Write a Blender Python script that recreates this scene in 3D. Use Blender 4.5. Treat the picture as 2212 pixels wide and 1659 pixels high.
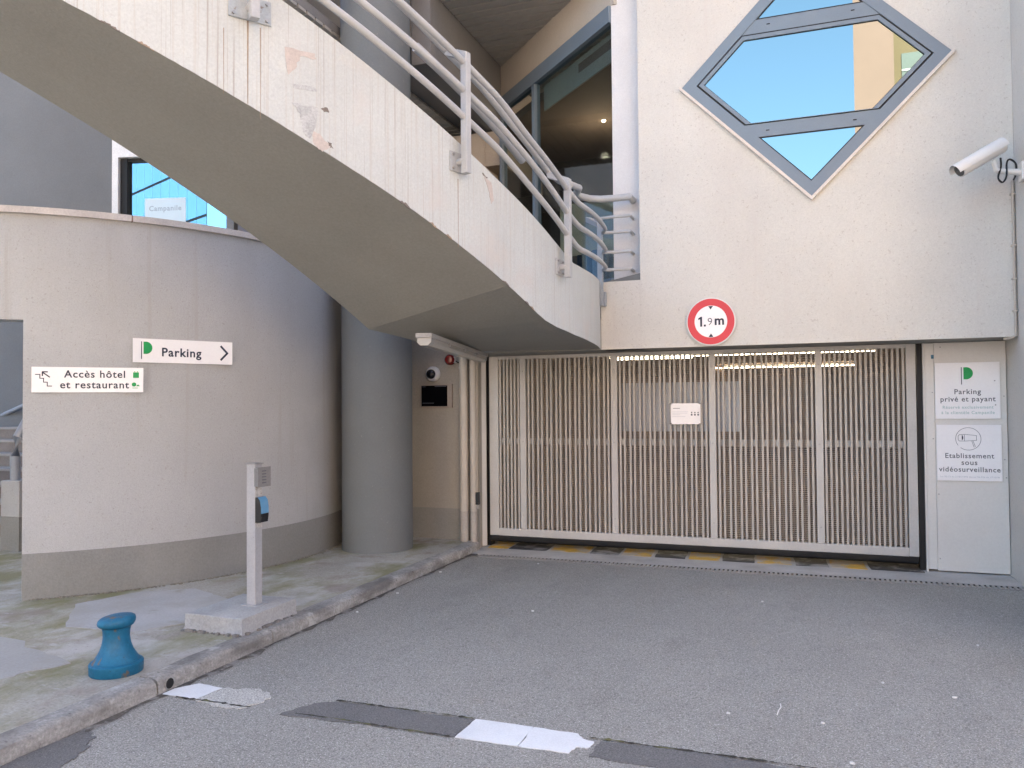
import bpy, math, random
from mathutils import Vector, Matrix
random.seed(7)
R = math.radians
for o in list(bpy.data.objects):
    bpy.data.objects.remove(o)
sc = bpy.context.scene
col = sc.collection

# ------------------------------------------------------------------ camera
YAW, PITCH, ROLL = 0.35218, 0.02454, -0.00856
fwd = Vector((-math.sin(YAW) * math.cos(PITCH), math.cos(YAW) * math.cos(PITCH), math.sin(PITCH)))
rt = Vector((math.cos(YAW), math.sin(YAW), 0))
up = rt.cross(fwd)
r2 = rt * math.cos(ROLL) + up * math.sin(ROLL)
u2 = -rt * math.sin(ROLL) + up * math.cos(ROLL)
cam = bpy.data.cameras.new('camera')
cam.sensor_width = 36
cam.lens = 1740 / 2212 * 36
cam.clip_end = 2000
cam.clip_start = 0.05
camo = bpy.data.objects.new('camera', cam)
M = Matrix((r2, u2, -fwd)).transposed().to_4x4()
M.translation = Vector((0, 0, 1.55))
camo.matrix_world = M
col.objects.link(camo)
sc.camera = camo

# ------------------------------------------------------------------ world, sun, exposure
SUN_EL, SUN_AZ = 40.0, 12.0            # the sun stands behind the hotel: the yard lies in open shade
w = bpy.data.worlds.new('World')
sc.world = w
w.use_nodes = True
nt = w.node_tree
nt.nodes.clear()
sky = nt.nodes.new('ShaderNodeTexSky')
sky.sky_type = 'NISHITA'
sky.sun_disc = False
sky.sun_elevation = R(SUN_EL)
sky.sun_rotation = R(SUN_AZ)
sky.air_density = 0.55
sky.dust_density = 5.0
sky.ozone_density = 0.3
bg = nt.nodes.new('ShaderNodeBackground')
bg.inputs['Strength'].default_value = 0.15
wo = nt.nodes.new('ShaderNodeOutputWorld')
nt.links.new(sky.outputs[0], bg.inputs[0])
nt.links.new(bg.outputs[0], wo.inputs[0])
sl = bpy.data.lights.new('sun', 'SUN')
sl.energy = 4.0
sl.angle = R(0.53)
sl.color = (1.0, 0.90, 0.76)
so = bpy.data.objects.new('sun', sl)
d = Vector((math.sin(R(SUN_AZ)) * math.cos(R(SUN_EL)), math.cos(R(SUN_AZ)) * math.cos(R(SUN_EL)), math.sin(R(SUN_EL))))
so.rotation_euler = d.to_track_quat('Z', 'Y').to_euler()
so.location = (5, 40, 40)
col.objects.link(so)
sc.view_settings.view_transform = 'Standard'
sc.view_settings.look = 'None'
sc.view_settings.gamma = 1
sc.view_settings.use_curve_mapping = False
sc.view_settings.exposure = 2.58
sc.cycles.use_denoising = True
sc.cycles.max_bounces = 8
sc.cycles.diffuse_bounces = 5
sc.cycles.transparent_max_bounces = 12

# ------------------------------------------------------------------ materials
MATS = {}
def lnk(n, a, b): n.links.new(a, b)

def mat(name, color, rough=0.8, var=0.06, vscale=1.5, grain=0.05, gscale=60, bump=0.0, bscale=80, metal=0.0, spec=0.35,
        stains=None, layers=()):
    """plaster / paint / metal: base colour, large soft variation, fine grain, bump; layers = [(colour, scale, lo, hi, stretch, amount, detail)]"""
    if name in MATS: return MATS[name]
    m = bpy.data.materials.new(name); m.use_nodes = True
    n = m.node_tree; b = n.nodes['Principled BSDF']
    tc = n.nodes.new('ShaderNodeTexCoord').outputs['Object']
    geo = n.nodes.new('ShaderNodeNewGeometry').outputs['Position']
    def noise(scale, detail=4, rough_=0.6, stretch=None, off=0.0):
        t = n.nodes.new('ShaderNodeTexNoise'); t.inputs['Scale'].default_value = scale
        t.inputs['Detail'].default_value = detail; t.inputs['Roughness'].default_value = rough_
        mp = n.nodes.new('ShaderNodeMapping'); lnk(n, geo, mp.inputs['Vector'])
        mp.inputs['Location'].default_value = (off, off * .7, off * 1.3)
        if stretch: mp.inputs['Scale'].default_value = stretch
        lnk(n, mp.outputs[0], t.inputs['Vector'])
        return t.outputs['Fac']
    def mixc(fac, a, c, mode='MIX'):
        x = n.nodes.new('ShaderNodeMix'); x.data_type = 'RGBA'; x.blend_type = mode; x.clamp_factor = True
        if hasattr(fac, 'is_output'): lnk(n, fac, x.inputs[0])
        else: x.inputs[0].default_value = fac
        for s, v in ((x.inputs[6], a), (x.inputs[7], c)):
            if hasattr(v, 'is_output'): lnk(n, v, s)
            else: s.default_value = (*v, 1) if len(v) == 3 else v
        return x.outputs[2]
    def ramp(v, lo, hi, a=0.0, c=1.0):
        r = n.nodes.new('ShaderNodeMapRange'); r.clamp = True
        r.inputs[1].default_value = lo; r.inputs[2].default_value = hi; r.inputs[3].default_value = a; r.inputs[4].default_value = c
        lnk(n, v, r.inputs[0]); return r.outputs[0]
    c = color
    dark = tuple(max(0, k * (1 - var * 2)) for k in color); lite = tuple(min(1, k * (1 + var)) for k in color)
    out = mixc(ramp(noise(vscale, 6), .3, .7), dark, lite)
    if grain:
        g0 = tuple(max(0, 1 - grain * 2.2) for _ in range(3)); g1 = (1 + grain,) * 3
        out = mixc(1.0, out, mixc(ramp(noise(gscale, 2, .7), .3, .7), g0, g1), 'MULTIPLY')
    for k, (lc, lscale, lo, hi, stretch, amt, det) in enumerate(layers):
        out = mixc(ramp(noise(lscale, det, .62, stretch, 3.1 * (k + 1)), lo, hi, 0, amt), out, lc)
    lnk(n, out, b.inputs['Base Color'])
    b.inputs['Roughness'].default_value = rough
    b.inputs['Metallic'].default_value = metal
    b.inputs['Specular IOR Level'].default_value = spec
    if bump:
        bp = n.nodes.new('ShaderNodeBump'); bp.inputs['Strength'].default_value = bump; bp.inputs['Distance'].default_value = 0.01
        lnk(n, noise(bscale, 3, .6), bp.inputs['Height']); lnk(n, bp.outputs[0], b.inputs['Normal'])
    MATS[name] = m
    return m

def emit(name, color, strength):
    m = bpy.data.materials.new(name); m.use_nodes = True
    b = m.node_tree.nodes['Principled BSDF']
    b.inputs['Base Color'].default_value = (*color, 1)
    b.inputs['Emission Color'].default_value = (*color, 1)
    b.inputs['Emission Strength'].default_value = strength
    return m

def glossy_glass(name, tint, see=0.0):
    m = bpy.data.materials.new(name); m.use_nodes = True
    n = m.node_tree; n.nodes.clear()
    o = n.nodes.new('ShaderNodeOutputMaterial')
    g = n.nodes.new('ShaderNodeBsdfGlossy'); g.inputs['Color'].default_value = (*tint, 1); g.inputs['Roughness'].default_value = 0.0
    t = n.nodes.new('ShaderNodeBsdfTransparent'); t.inputs['Color'].default_value = (.75, .8, .8, 1)
    mx = n.nodes.new('ShaderNodeMixShader')
    if see > 0:
        mx.inputs[0].default_value = .07
        lnk(n, t.outputs[0], mx.inputs[1]); lnk(n, g.outputs[0], mx.inputs[2])
    else:
        mx.inputs[0].default_value = 1.0; lnk(n, g.outputs[0], mx.inputs[2])
    lnk(n, mx.outputs[0], o.inputs[0])
    return m

WALL = mat('wall_render', (.615, .595, .55), .9, .04, .7, .04, 90, .25, 140,
           layers=[((.42, .37, .33), 26, .68, .74, None, .35, 2), ((.54, .50, .46), 1.1, .52, .72, (1, 1, .35), .35, 7), ((.40, .36, .32), 48, .68, .72, None, .5, 1), ((.56, .515, .475), 5, .58, .68, (2, 2, .08), .35, 5)])
DRUM = mat('drum_render', (.435, .435, .432), .9, .05, .8, .05, 90, .25, 140,
           layers=[((.33, .31, .285), 30, .66, .72, None, .45, 2), ((.37, .35, .33), 1.6, .50, .70, (1, 1, .25), .35, 7),
                   ((.50, .497, .49), 1.0, .55, .72, None, .45, 5), ((.30, .28, .26), 55, .69, .73, None, .6, 1), ((.36, .335, .31), 5, .6, .68, (2, 2, .06), .4, 4)])
STAIRW = mat('stair_paint', (.56, .575, .555), .85, .04, 1.3, .04, 70, .35, 60,
             layers=[((.47, .42, .365), 18, .54, .66, (3, 3, .03), .38, 3), ((.30, .25, .21), 34, .60, .68, (3, 3, .02), .55, 3),
                     ((.56, .51, .47), 1.9, .55, .68, None, .5, 5), ((.45, .43, .41), 22, .66, .72, (1, 1, 3), .5, 4)])
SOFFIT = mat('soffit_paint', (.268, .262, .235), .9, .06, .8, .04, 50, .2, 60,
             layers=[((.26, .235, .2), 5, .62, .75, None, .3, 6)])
BASEP = mat('base_paint', (.265, .262, .247), .9, .06, 1.5, .05, 60, .25, 90, layers=[((.22, .20, .18), 8, .6, .75, None, .35, 5)])
COLP = mat('column_paint', (.16, .172, .178), .75, .05, 1.2, .03, 60, .1, 90, layers=[((.14, .135, .13), 3, .55, .75, (1, 1, .3), .4, 6), ((.3, .29, .28), 30, .70, .75, None, .4, 2)])
GREYWALL = mat('grey_facade', (.19, .198, .205), .85, .05, 1.0, .04, 60, .15, 90)
COPING = mat('coping_stone', (.58, .53, .49), .85, .08, 3, .06, 60, .2, 80)
JOINT = mat('joint_brown', (.20, .13, .11), .9)
METALG = mat('painted_metal_grey', (.44, .44, .44), .45, .05, 4, .03, 80, spec=.5)
METALB = mat('painted_metal_bluegrey', (.29, .32, .36), .45, .05, 4, .03, 80, spec=.5)
POSTG = mat('post_paint', (.40, .395, .40), .5, .06, 5, .04, 80, spec=.5, layers=[((.2, .15, .12), 30, .72, .76, None, .8, 3)])
WINF = mat('window_frame_bluegrey', (.17, .215, .262), .4, .03, 3, .02, 80, spec=.5)
WINF2 = mat('window_frame_dark', (.16, .20, .23), .4, .03, 3, .02, 80, spec=.5)
GASKET = mat('gasket_black', (.012, .012, .013), .6)
RUBBER = mat('rubber_black', (.012, .012, .013), .55, .1, 4, .1, 40)
GATEM = mat('gate_paint', (.49, .475, .455), .5, .04, 4, .03, 60, spec=.4)
GATES = mat('gate_slat_paint', (.44, .412, .378), .5, .04, 4, .03, 60, spec=.4)
GATEB = mat('gate_mesh_metal', (.42, .36, .305), .6, .05, 3, .03, 60)
PANEL = mat('panel_white', (.66, .64, .605), .4, .03, 1.2, .02, 60, spec=.5, layers=[((.35, .34, .33), 40, .76, .79, None, .5, 2)])
SIGNW = mat('sign_white', (.86, .84, .84), .35, .015, 3, .01, 60, spec=.5)
INK = mat('sign_ink', (.022, .03, .055), .5, .02, 3, 0)
INKG = mat('sign_ink_pale', (.40, .52, .50), .5, .02, 3, 0)
INKL = mat('sign_ink_line', (.10, .105, .12), .5, .02, 3, 0)
GREEN = mat('sign_green', (.012, .33, .085), .45, .02, 3, 0)
RED = mat('sign_red', (.62, .05, .065), .4, .02, 3, 0)
BLUESTK = mat('sticker_blue', (.06, .19, .30), .4, .1, 30, .2, 90)
PLASTW = mat('plastic_white', (.70, .69, .67), .4, .02, 3, .01, 60, spec=.5)
PLASTB = mat('plastic_black', (.012, .012, .014), .25, .05, 3, .02, 60, spec=.5)
PIPE = mat('pipe_cream', (.46, .415, .36), .5, .04, 3, .02, 60)
BEACON = mat('beacon_red', (.16, .012, .012), .25, .05, 3, 0, spec=.6)
BLUEP = mat('bollard_blue', (.006, .12, .225), .5, .08, 7, .06, 60, .25, 30, spec=.45,
            layers=[((.010, .165, .29), 9, .5, .7, None, .7, 6), ((.14, .10, .07), 11, .62, .66, (1, 1, .5), .9, 5), ((.03, .025, .02), 40, .66, .71, None, .7, 3)])
CONC = mat('block_concrete', (.40, .395, .385), .9, .08, 3, .08, 70, .5, 40, layers=[((.22, .21, .20), 18, .66, .74, None, .6, 5)])
KERB = mat('kerb_stone', (.40, .385, .36), .9, .14, 4, .14, 60, .55, 40,
           layers=[((.13, .12, .11), 2.4, .46, .62, (1, .55, 2.4), .75, 8), ((.58, .565, .54), 6, .58, .68, (1, .8, 1), .6, 7), ((.10, .095, .085), 30, .64, .70, None, .6, 3)])
APRON = mat('apron_concrete', (.52, .50, .475), .85, .10, 2, .06, 60, .2, 60, layers=[((.30, .27, .23), 3, .5, .7, None, .5, 7)])
YEL = mat('hazard_yellow', (.70, .42, .06), .6, .1, 8, .08, 60, layers=[((.46, .43, .38), 5, .44, .55, None, .85, 6)])
BLK = mat('hazard_black', (.05, .05, .055), .6, .1, 8, .08, 60, layers=[((.32, .31, .30), 5, .48, .60, None, .85, 6)])
ROADW = mat('road_white', (.76, .77, .78), .7, .03, 5, .04, 120, .15, 150, layers=[((.5, .5, .5), 40, .7, .76, None, .5, 3)])
STEEL = mat('galvanised', (.38, .37, .36), .45, .08, 12, .05, 60, metal=.6)
RUSTY = mat('plate_painted_steel', (.40, .43, .45), .5, .08, 14, .05, 60, layers=[((.19, .11, .06), 16, .62, .70, None, .8, 5)])
PINK = mat('bare_render_pink', (.56, .49, .445), .9, .06, 12, .05, 80, .3, 60)
SCUFF = mat('scuff_grey', (.50, .505, .50), .9, .1, 16, .1, 80, .3, 60)
PIT = mat('pit_dark', (.20, .17, .15), .9, .1, 20)
RUST = mat('rust_stain', (.34, .26, .19), .9, .1, 20)
CEIL = mat('ceiling_slat', (.36, .345, .32), .6, .04, 2, .02, 60)
BEAMD = mat('beam_dark', (.20, .195, .195), .85, .05, 1.5, .03, 60)
BEAMW = mat('beam_warm', (.50, .45, .39), .85, .05, 1.5, .03, 60)
TAUPE = mat('wall_taupe', (.42, .37, .32), .9, .05, 1.5, .03, 60)
DARKI = mat('interior_dark', (.035, .028, .024), .8, .1, 2)
BROWNI = mat('interior_brown', (.16, .10, .07), .7, .1, 2)
CREAMI = mat('interior_cream', (.60, .50, .36), .7, .05, 2)
GARW = mat('garage_wall', (.36, .25, .18), .9, .1, .6, .05, 40)
GARF = mat('garage_floor', (.25, .20, .165), .7, .1, .6, .05, 40)
BEIGE = mat('apartment_beige', (.185, .108, .098), .9, .03, .5, .02, 30)
YELLO = mat('apartment_yellow', (.135, .088, .056), .9, .03, .5, .02, 30)
CARD = mat('hotel_upper', (.58, .53, .48), .9, .04, .5, .03, 60)
LITW = mat('litter_white', (.72, .71, .69), .8, .05, 30)
MIRROR = glossy_glass('mirror_glass', (.35, .50, .45))
MIRROR2 = glossy_glass('mirror_glass_blue', (.36, .46, .52))
CLEAR = glossy_glass('clear_glass', (.8, .85, .9), 1.0)
SCREEN = mat('screen_black', (.003, .003, .004), .9, 0, 3, 0, spec=.02)
TOWERG = mat('tower_glass_blue', (.20, .50, .78), .25, .04, .3, 0, metal=.55, spec=.6)
FROST = mat('frosted_film', (.62, .74, .80), .6, .02, 3, 0)
BLANKD = mat('window_dark', (.03, .035, .04), .15, .05, 3, 0, spec=.6)
BLUELID = mat('reader_blue', (.12, .30, .48), .25, .03, 6, 0, spec=.6)

def asphalt(name, base, speck, contrast):
    k = lambda q: tuple(v * q for v in base)
    return mat(name, base, .92, .07, .55, 0, 60, .6, 120,
               layers=[(k(.70), .9, .47, .70, (1.3, .5, 1), .65, 8), (k(.62), 2.1, .58, .70, (1.5, .7, 1), .55, 6), (k(1.22), .7, .52, .70, None, .5, 6), (k(.45), 7, .66, .72, None, .5, 4), (k(.72), 4.5, .56, .74, None, .4, 6),
                       (k(1.40), 125, .50, .60, None, contrast, 2), (k(.52), 105, .52, .62, None, contrast, 2), (speck, 150, .64, .70, None, .85, 1)])
ASPH = asphalt('asphalt', (.315, .303, .276), (.66, .64, .61), .8)
ASPHP = asphalt('asphalt_patch', (.165, .16, .155), (.32, .31, .30), .5)
ASPHG = asphalt('asphalt_gravel', (.50, .485, .45), (.70, .68, .65), .9)
PAVE = mat('pavement_concrete', (.42, .395, .345), .9, .10, .9, .10, 60, .4, 60,
           layers=[((.48, .465, .44), 1.3, .50, .62, (1, 1.5, 1), .8, 7), ((.205, .195, .085), 1.15, .45, .60, (1.5, .8, 1), .85, 8),
                   ((.24, .19, .155), 2.6, .55, .70, None, .65, 7), ((.50, .49, .48), 7, .62, .70, (1, 2.2, 1), .5, 6), ((.16, .145, .125), 45, .66, .72, None, .55, 2)])
PAVEP = mat('pavement_patch', (.44, .435, .43), .9, .06, 1.5, .06, 60, .2, 60, layers=[((.36, .34, .31), 2.5, .47, .66, None, .75, 8), ((.27, .26, .19), 5, .58, .7, None, .5, 6)])

# ------------------------------------------------------------------ mesh helpers
class MB:
    def __init__(s): s.v = []; s.f = []
    def quad(s, *p):
        i = len(s.v); s.v += [tuple(q) for q in p]; s.f.append(tuple(range(i, i + len(p)))); return s
    def box(s, x0, x1, y0, y1, z0, z1):
        i = len(s.v)
        s.v += [(x0, y0, z0), (x1, y0, z0), (x1, y1, z0), (x0, y1, z0), (x0, y0, z1), (x1, y0, z1), (x1, y1, z1), (x0, y1, z1)]
        s.f += [(i, i + 3, i + 2, i + 1), (i + 4, i + 5, i + 6, i + 7), (i, i + 1, i + 5, i + 4), (i + 1, i + 2, i + 6, i + 5),
                (i + 2, i + 3, i + 7, i + 6), (i + 3, i, i + 4, i + 7)]
        return s
    def prism(s, poly, o, ex, ey, depth):
        """polygon (u,v) counter-clockwise seen from +ex x ey, extruded backwards by depth"""
        o = Vector(o); ex = Vector(ex); ey = Vector(ey); nn = ex.cross(ey).normalized()
        i = len(s.v); k = len(poly)
        for a, b in poly: s.v.append(tuple(o + ex * a + ey * b))
        for a, b in poly: s.v.append(tuple(o + ex * a + ey * b - nn * depth))
        s.f.append(tuple(range(i, i + k))); s.f.append(tuple(range(i + 2 * k - 1, i + k - 1, -1)))
        for j in range(k):
            q = (j + 1) % k
            s.f.append((i + j, i + k + j, i + k + q, i + q))
        return s
    def rings(s, rings, closed=True, caps=True):
        i = len(s.v); k = len(rings[0])
        for r in rings: s.v += [tuple(p) for p in r]
        for a in range(len(rings) - 1):
            for j in range(k if closed else k - 1):
                q = (j + 1) % k
                s.f.append((i + a * k + j, i + a * k + q, i + (a + 1) * k + q, i + (a + 1) * k + j))
        if caps and closed:
            s.f.append(tuple(range(i + k - 1, i - 1, -1)))
            e = i + (len(rings) - 1) * k
            s.f.append(tuple(range(e, e + k)))
        return s
    def tube(s, pts, r, n=10):
        pts = [Vector(p) for p in pts]; rs = []
        for j, p in enumerate(pts):
            a = pts[max(0, j - 1)]; b = pts[min(len(pts) - 1, j + 1)]
            t = (b - a).normalized()
            x = t.cross(Vector((0, 0, 1)))
            if x.length < .05: x = t.cross(Vector((0, 1, 0)))
            x.normalize(); y = x.cross(t)
            rr = r[j] if isinstance(r, (list, tuple)) else r
            rs.append([p + (x * math.cos(2 * math.pi * k / n) + y * math.sin(2 * math.pi * k / n)) * rr for k in range(n)])
        return s.rings(rs)
    def revolve(s, prof, cx, cy, n=32):
        rs = [[(cx + r * math.cos(2 * math.pi * k / n), cy + r * math.sin(2 * math.pi * k / n), z) for k in range(n)] for r, z in prof]
        return s.rings(rs)
    def mesh(s, name):
        me = bpy.data.meshes.new(name); me.from_pydata(s.v, [], s.f); me.update(); return me

def put(name, mb, m, parent=None, smooth=False, bevel=0, label=None, cat=None, group=None, kind=None, seg=2, sharp=40):
    vs = [Vector(v) for v in mb.v]
    lo = Vector((min(v[k] for v in vs) for k in range(3))); hi = Vector((max(v[k] for v in vs) for k in range(3)))
    c = (lo + hi) / 2
    if parent is None: c.z = lo.z
    mb.v = [tuple(v - c) for v in vs]
    me = mb.mesh(name)
    import bmesh
    bm = bmesh.new(); bm.from_mesh(me); bmesh.ops.recalc_face_normals(bm, faces=bm.faces); bm.to_mesh(me); bm.free()
    me.materials.append(m)
    if smooth:
        for p in me.polygons: p.use_smooth = True
    o = bpy.data.objects.new(name, me); col.objects.link(o)
    if smooth:
        try:
            me.set_sharp_from_angle(angle=R(sharp))
        except Exception: pass
    if bevel:
        b = o.modifiers.new('bevel', 'BEVEL'); b.width = bevel; b.segments = seg; b.limit_method = 'ANGLE'; b.angle_limit = R(35)
    if parent is not None:
        o.parent = parent; o.location = c - wloc(parent)
    else:
        o.location = c
    tag(o, label, cat, group, kind)
    return o

def wloc(o):
    p = Vector(o.location); q = o.parent
    while q: p += Vector(q.location); q = q.parent
    return p

def tag(o, label=None, cat=None, group=None, kind=None):
    if label: o['label'] = label
    if cat: o['category'] = cat
    if group: o['group'] = group
    if kind: o['kind'] = kind
    return o

def thing(name, loc, label, cat, group=None):
    o = bpy.data.objects.new(name, None); o.empty_display_size = .1; o.location = loc; col.objects.link(o)
    return tag(o, label, cat, group)

def inst(name, me, parent, wpos):
    o = bpy.data.objects.new(name, me); col.objects.link(o); o.parent = parent
    o.location = Vector(wpos) - wloc(parent); return o

def mesh_at(mb, m, name):
    me = mb.mesh(name); me.materials.append(m); return me

def text(name, s, parent, o, ex, ey, m, width=None, height=None, bold=0.0, align='CENTER', lift=.0008):
    ex = Vector(ex).normalized(); ey = Vector(ey).normalized(); nn = ex.cross(ey)
    cu = bpy.data.curves.new(name, 'FONT'); cu.body = s; cu.size = height or .1; cu.align_x = align; cu.align_y = 'CENTER'
    cu.offset = bold; cu.extrude = .0004; cu.space_character = 1.12; cu.resolution_u = 3
    cu.materials.append(m)
    tmp = bpy.data.objects.new(name, cu); col.objects.link(tmp)
    bpy.context.view_layer.update()
    me = bpy.data.meshes.new_from_object(tmp.evaluated_get(bpy.context.evaluated_depsgraph_get()))
    me.name = name
    xs = [v.co.x for v in me.vertices]
    bpy.data.objects.remove(tmp); bpy.data.curves.remove(cu)
    if not me.materials: me.materials.append(m)
    t = bpy.data.objects.new(name, me); col.objects.link(t); t.parent = parent
    k = 1.0
    if width: k = width / max(1e-4, max(xs) - min(xs))
    mm = Matrix((ex * k, ey * (k if height is None else 1), nn)).transposed().to_4x4()
    mm.translation = Vector(o) + nn * lift - wloc(parent)
    t.matrix_basis = mm
    return t

def stroke(pts, wd):
    """flat poly-stroke in (u,v): list of quads as polygons"""
    out = []
    for (a, b), (c, d_) in zip(pts[:-1], pts[1:]):
        L = math.hypot(c - a, d_ - b); ux, uy = (c - a) / L, (d_ - b) / L; h = wd / 2
        e = h * .6
        out.append([(a - ux * e + uy * h, b - uy * e - ux * h), (c + ux * e + uy * h, d_ + uy * e - ux * h),
                    (c + ux * e - uy * h, d_ + uy * e + ux * h), (a - ux * e - uy * h, b - uy * e + ux * h)])
    return out

def flat(name, polys, parent, o, ex, ey, m, lift=.0015):
    mb = MB(); nn = Vector(ex).cross(Vector(ey)).normalized()
    for k, p in enumerate(polys): mb.prism(p, Vector(o) + nn * (lift + k * .00007), ex, ey, .001)
    return put(name, mb, m, parent)

def arcpts(cx, cy, r, a0, a1, n=12):
    return [(cx + r * math.cos(R(a0 + (a1 - a0) * k / n)), cy + r * math.sin(R(a0 + (a1 - a0) * k / n))) for k in range(n + 1)]

def sheet(name, pts, z, m, **kw):
    return put(name, MB().quad(*[(x, y, z) for x, y in pts]), m, **kw)

def slab(name, pts, z0, z1, m, parent=None, **kw):
    return put(name, MB().prism(pts, (0, 0, z1), (1, 0, 0), (0, 1, 0), z1 - z0), m, parent, **kw)

# ================================================================== SETTING: ground, road, pavement
sheet('ground', [(-400, -400), (400, -400), (400, 400), (-400, 400)], -.012, mat('far_ground', (.44, .39, .33), .95, .08, .05, .05, 5), kind='structure')
road = sheet('road', [(-3.33, -6), (20, -6), (20, 7.6), (-3.33, 7.6)], -.004, ASPH, kind='structure')
PV = .08
slab('pavement', [(-30, -6), (-3.445, -6), (-3.445, 8.05), (-30, 8.05)], -.01, PV, PAVE, kind='structure')
# kerb stones
kerb = bpy.data.objects.new('kerb', None); kerb.location = (-3.38, 3, 0); col.objects.link(kerb); kerb['kind'] = 'structure'
y = -5.55
while y < 8.0:
    y1 = min(y + .994, 8.0)
    prof = [(-3.445, -.05), (-3.312, -.05), (-3.318, .05), (-3.324, .066), (-3.338, .077), (-3.36, .081), (-3.445, .082)]
    mb = MB(); rs = []
    n = 9
    for k in range(n):
        yy = y + .003 + (y1 - y - .006) * k / (n - 1)
        j = [random.uniform(-.003, .003) for _ in prof]
        rs.append([(px + (j[i] if 1 <= i <= 4 else 0), yy, pz + (j[i] * .7 if i > 1 else 0)) for i, (px, pz) in enumerate(prof)])
    mb.rings(rs)
    put('kerb_stone', mb, KERB, kerb, smooth=True)
    y += 1.0
# kerb outlet: a flat black disc paints the dark of the hole
ho = thing('kerb_drain_outlet', (-3.315, 3.53, .0), 'small round dark drain outlet in the kerb beside the white road mark', 'drain outlet')
ring = [[(-3.311 - dx, 3.53 + r_ * math.cos(2 * math.pi * k / 20), .034 + r_ * math.sin(2 * math.pi * k / 20)) for k in range(20)] for r_, dx in ((.034, .004), (.034, 0), (.028, 0), (.026, .03))]
put('rim', MB().rings(ring, caps=False), KERB, ho, smooth=True)
put('bore_dark_disc', MB().prism([(.0275 * math.cos(2 * math.pi * k / 20), .0275 * math.sin(2 * math.pi * k / 20)) for k in range(20)], (-3.309, 3.53, .034), (0, 1, 0), (0, 0, 1), .004), GASKET, ho)

def jag(pts, amt=.012, sub=5, seed=1):
    rr = random.Random(seed); out = []
    for k in range(len(pts)):
        a = pts[k]; b = pts[(k + 1) % len(pts)]
        for q in range(sub):
            t = q / sub
            out.append((a[0] + (b[0] - a[0]) * t + rr.uniform(-amt, amt) * (q > 0), a[1] + (b[1] - a[1]) * t + rr.uniform(-amt, amt) * (q > 0)))
    return out
def patch(name, pts, z, m, label, cat, group=None, amt=.008, sub=6, seed=1):
    return slab(name, jag(pts, amt, sub, seed), z - .0045, z, m, label=label, cat=cat, group=group)
patch('road_mark', [(-1.57, 3.46), (-1.262, 3.465), (-1.262, 3.69), (-1.56, 3.69)], .002, ROADW, 'intact left half of the white road mark at the bottom', 'road mark', 'white road mark pieces', .003, 6, 3)
patch('road_mark', [(-1.258, 3.465), (-1.02, 3.47), (-1.01, 3.54), (-.955, 3.55), (-.945, 3.62), (-1.0, 3.635), (-1.04, 3.685), (-1.258, 3.69)], .002, ROADW, 'broken right half of the white road mark with chipped end', 'road mark', 'white road mark pieces', .006, 5, 4)
patch('road_mark', [(-3.295, 3.46), (-3.07, 3.46), (-3.05, 3.64), (-3.22, 3.66), (-3.295, 3.55)], .002, ROADW, 'small white road mark against the kerb by the drain outlet', 'road mark', 'white road mark pieces', .003, 5, 5)
patch('asphalt_patch', [(-3.065, 3.45), (-2.92, 3.41), (-2.76, 3.43), (-2.70, 3.6), (-2.84, 3.70), (-3.045, 3.64)], .001, ASPHG, 'pale gravelly patch next to the small white road mark', 'road patch', None, .02, 6, 6)
patch('asphalt_patch', [(-2.52, 3.43), (-2.17, 3.45), (-1.85, 3.47), (-1.575, 3.465), (-1.565, 3.69), (-1.81, 3.67), (-2.05, 3.69), (-2.32, 3.67), (-2.44, 3.62)], .001, ASPHP, 'dark asphalt strip left of the large white road mark', 'road patch', None, .012, 6, 7)
patch('asphalt_patch', [(-.93, 3.47), (-.53, 3.45), (.6, 3.42), (1.6, 3.4), (1.6, 3.60), (.6, 3.63), (0, 3.63), (-.55, 3.68), (-.92, 3.64)], .001, ASPHP, 'dark asphalt strip right of the large white road mark', 'road patch', None, .012, 8, 8)
patch('asphalt_patch', [(-3.30, 2.2), (-3.14, 2.3), (-3.05, 2.62), (-3.09, 2.78), (-3.18, 2.92), (-3.30, 2.95)], .001, ASPHP, 'dark asphalt patch against the near end of the kerb', 'road patch', None, .015, 7, 9)
patch('pavement_patch', [(-4.70, 4.07), (-4.17, 4.11), (-3.90, 4.55), (-3.95, 4.95), (-4.3, 5.1), (-4.67, 5.25), (-5.0, 5.02), (-5.16, 4.55)], PV + .0035, PAVEP, 'pale grey cement patch on the pavement behind the blue bollard', 'pavement patch', None, .012, 6, 11)
patch('pavement_patch', [(-6.6, 3.2), (-5.0, 3.0), (-4.2, 3.05), (-4.0, 3.5), (-4.8, 3.75), (-5.6, 3.8), (-6.6, 3.9)], PV + .003, mat('pavement_patch_b', (.385, .375, .355), .9, .06, 1.2, .05, 60, layers=[((.33, .31, .26), 2, .45, .7, None, .8, 7)]), 'worn grey cement patch on the pavement left of the bollard', 'pavement patch', None, .03, 6, 12)
# threshold apron, grate, hazard stripes
slab('threshold', [(-3.40, 7.74), (1.66, 7.74), (1.66, 8.62), (-3.40, 8.62)], -.05, .0, APRON, kind='structure')
sheet('garage_floor', [(-8, 8.62), (6, 8.62), (6, 30), (-8, 30)], -.004, GARF, kind='structure')
gr = thing('drain_grate', (-.7, 7.67, -.03), 'narrow slotted steel drain grate across the drive before the gate', 'drain grate')
put('channel', MB().box(-3.2, 1.64, 7.60, 7.739, -.06, -.035).box(-3.2, 1.64, 7.728, 7.7395, -.034, -.004), GASKET, gr)  # black colour stands in for the shade inside the slots
mb = MB()
mb.box(-3.2, 1.64, 7.602, 7.612, -.003, .001); mb.box(-3.2, 1.64, 7.728, 7.738, -.003, .001)
put('edge_frame', mb, STEEL, gr)
mb = MB()
x = -3.19
while x < 1.63:
    mb.box(x, x + .02, 7.613, 7.727, -.012, 0.0); x += .04
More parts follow.
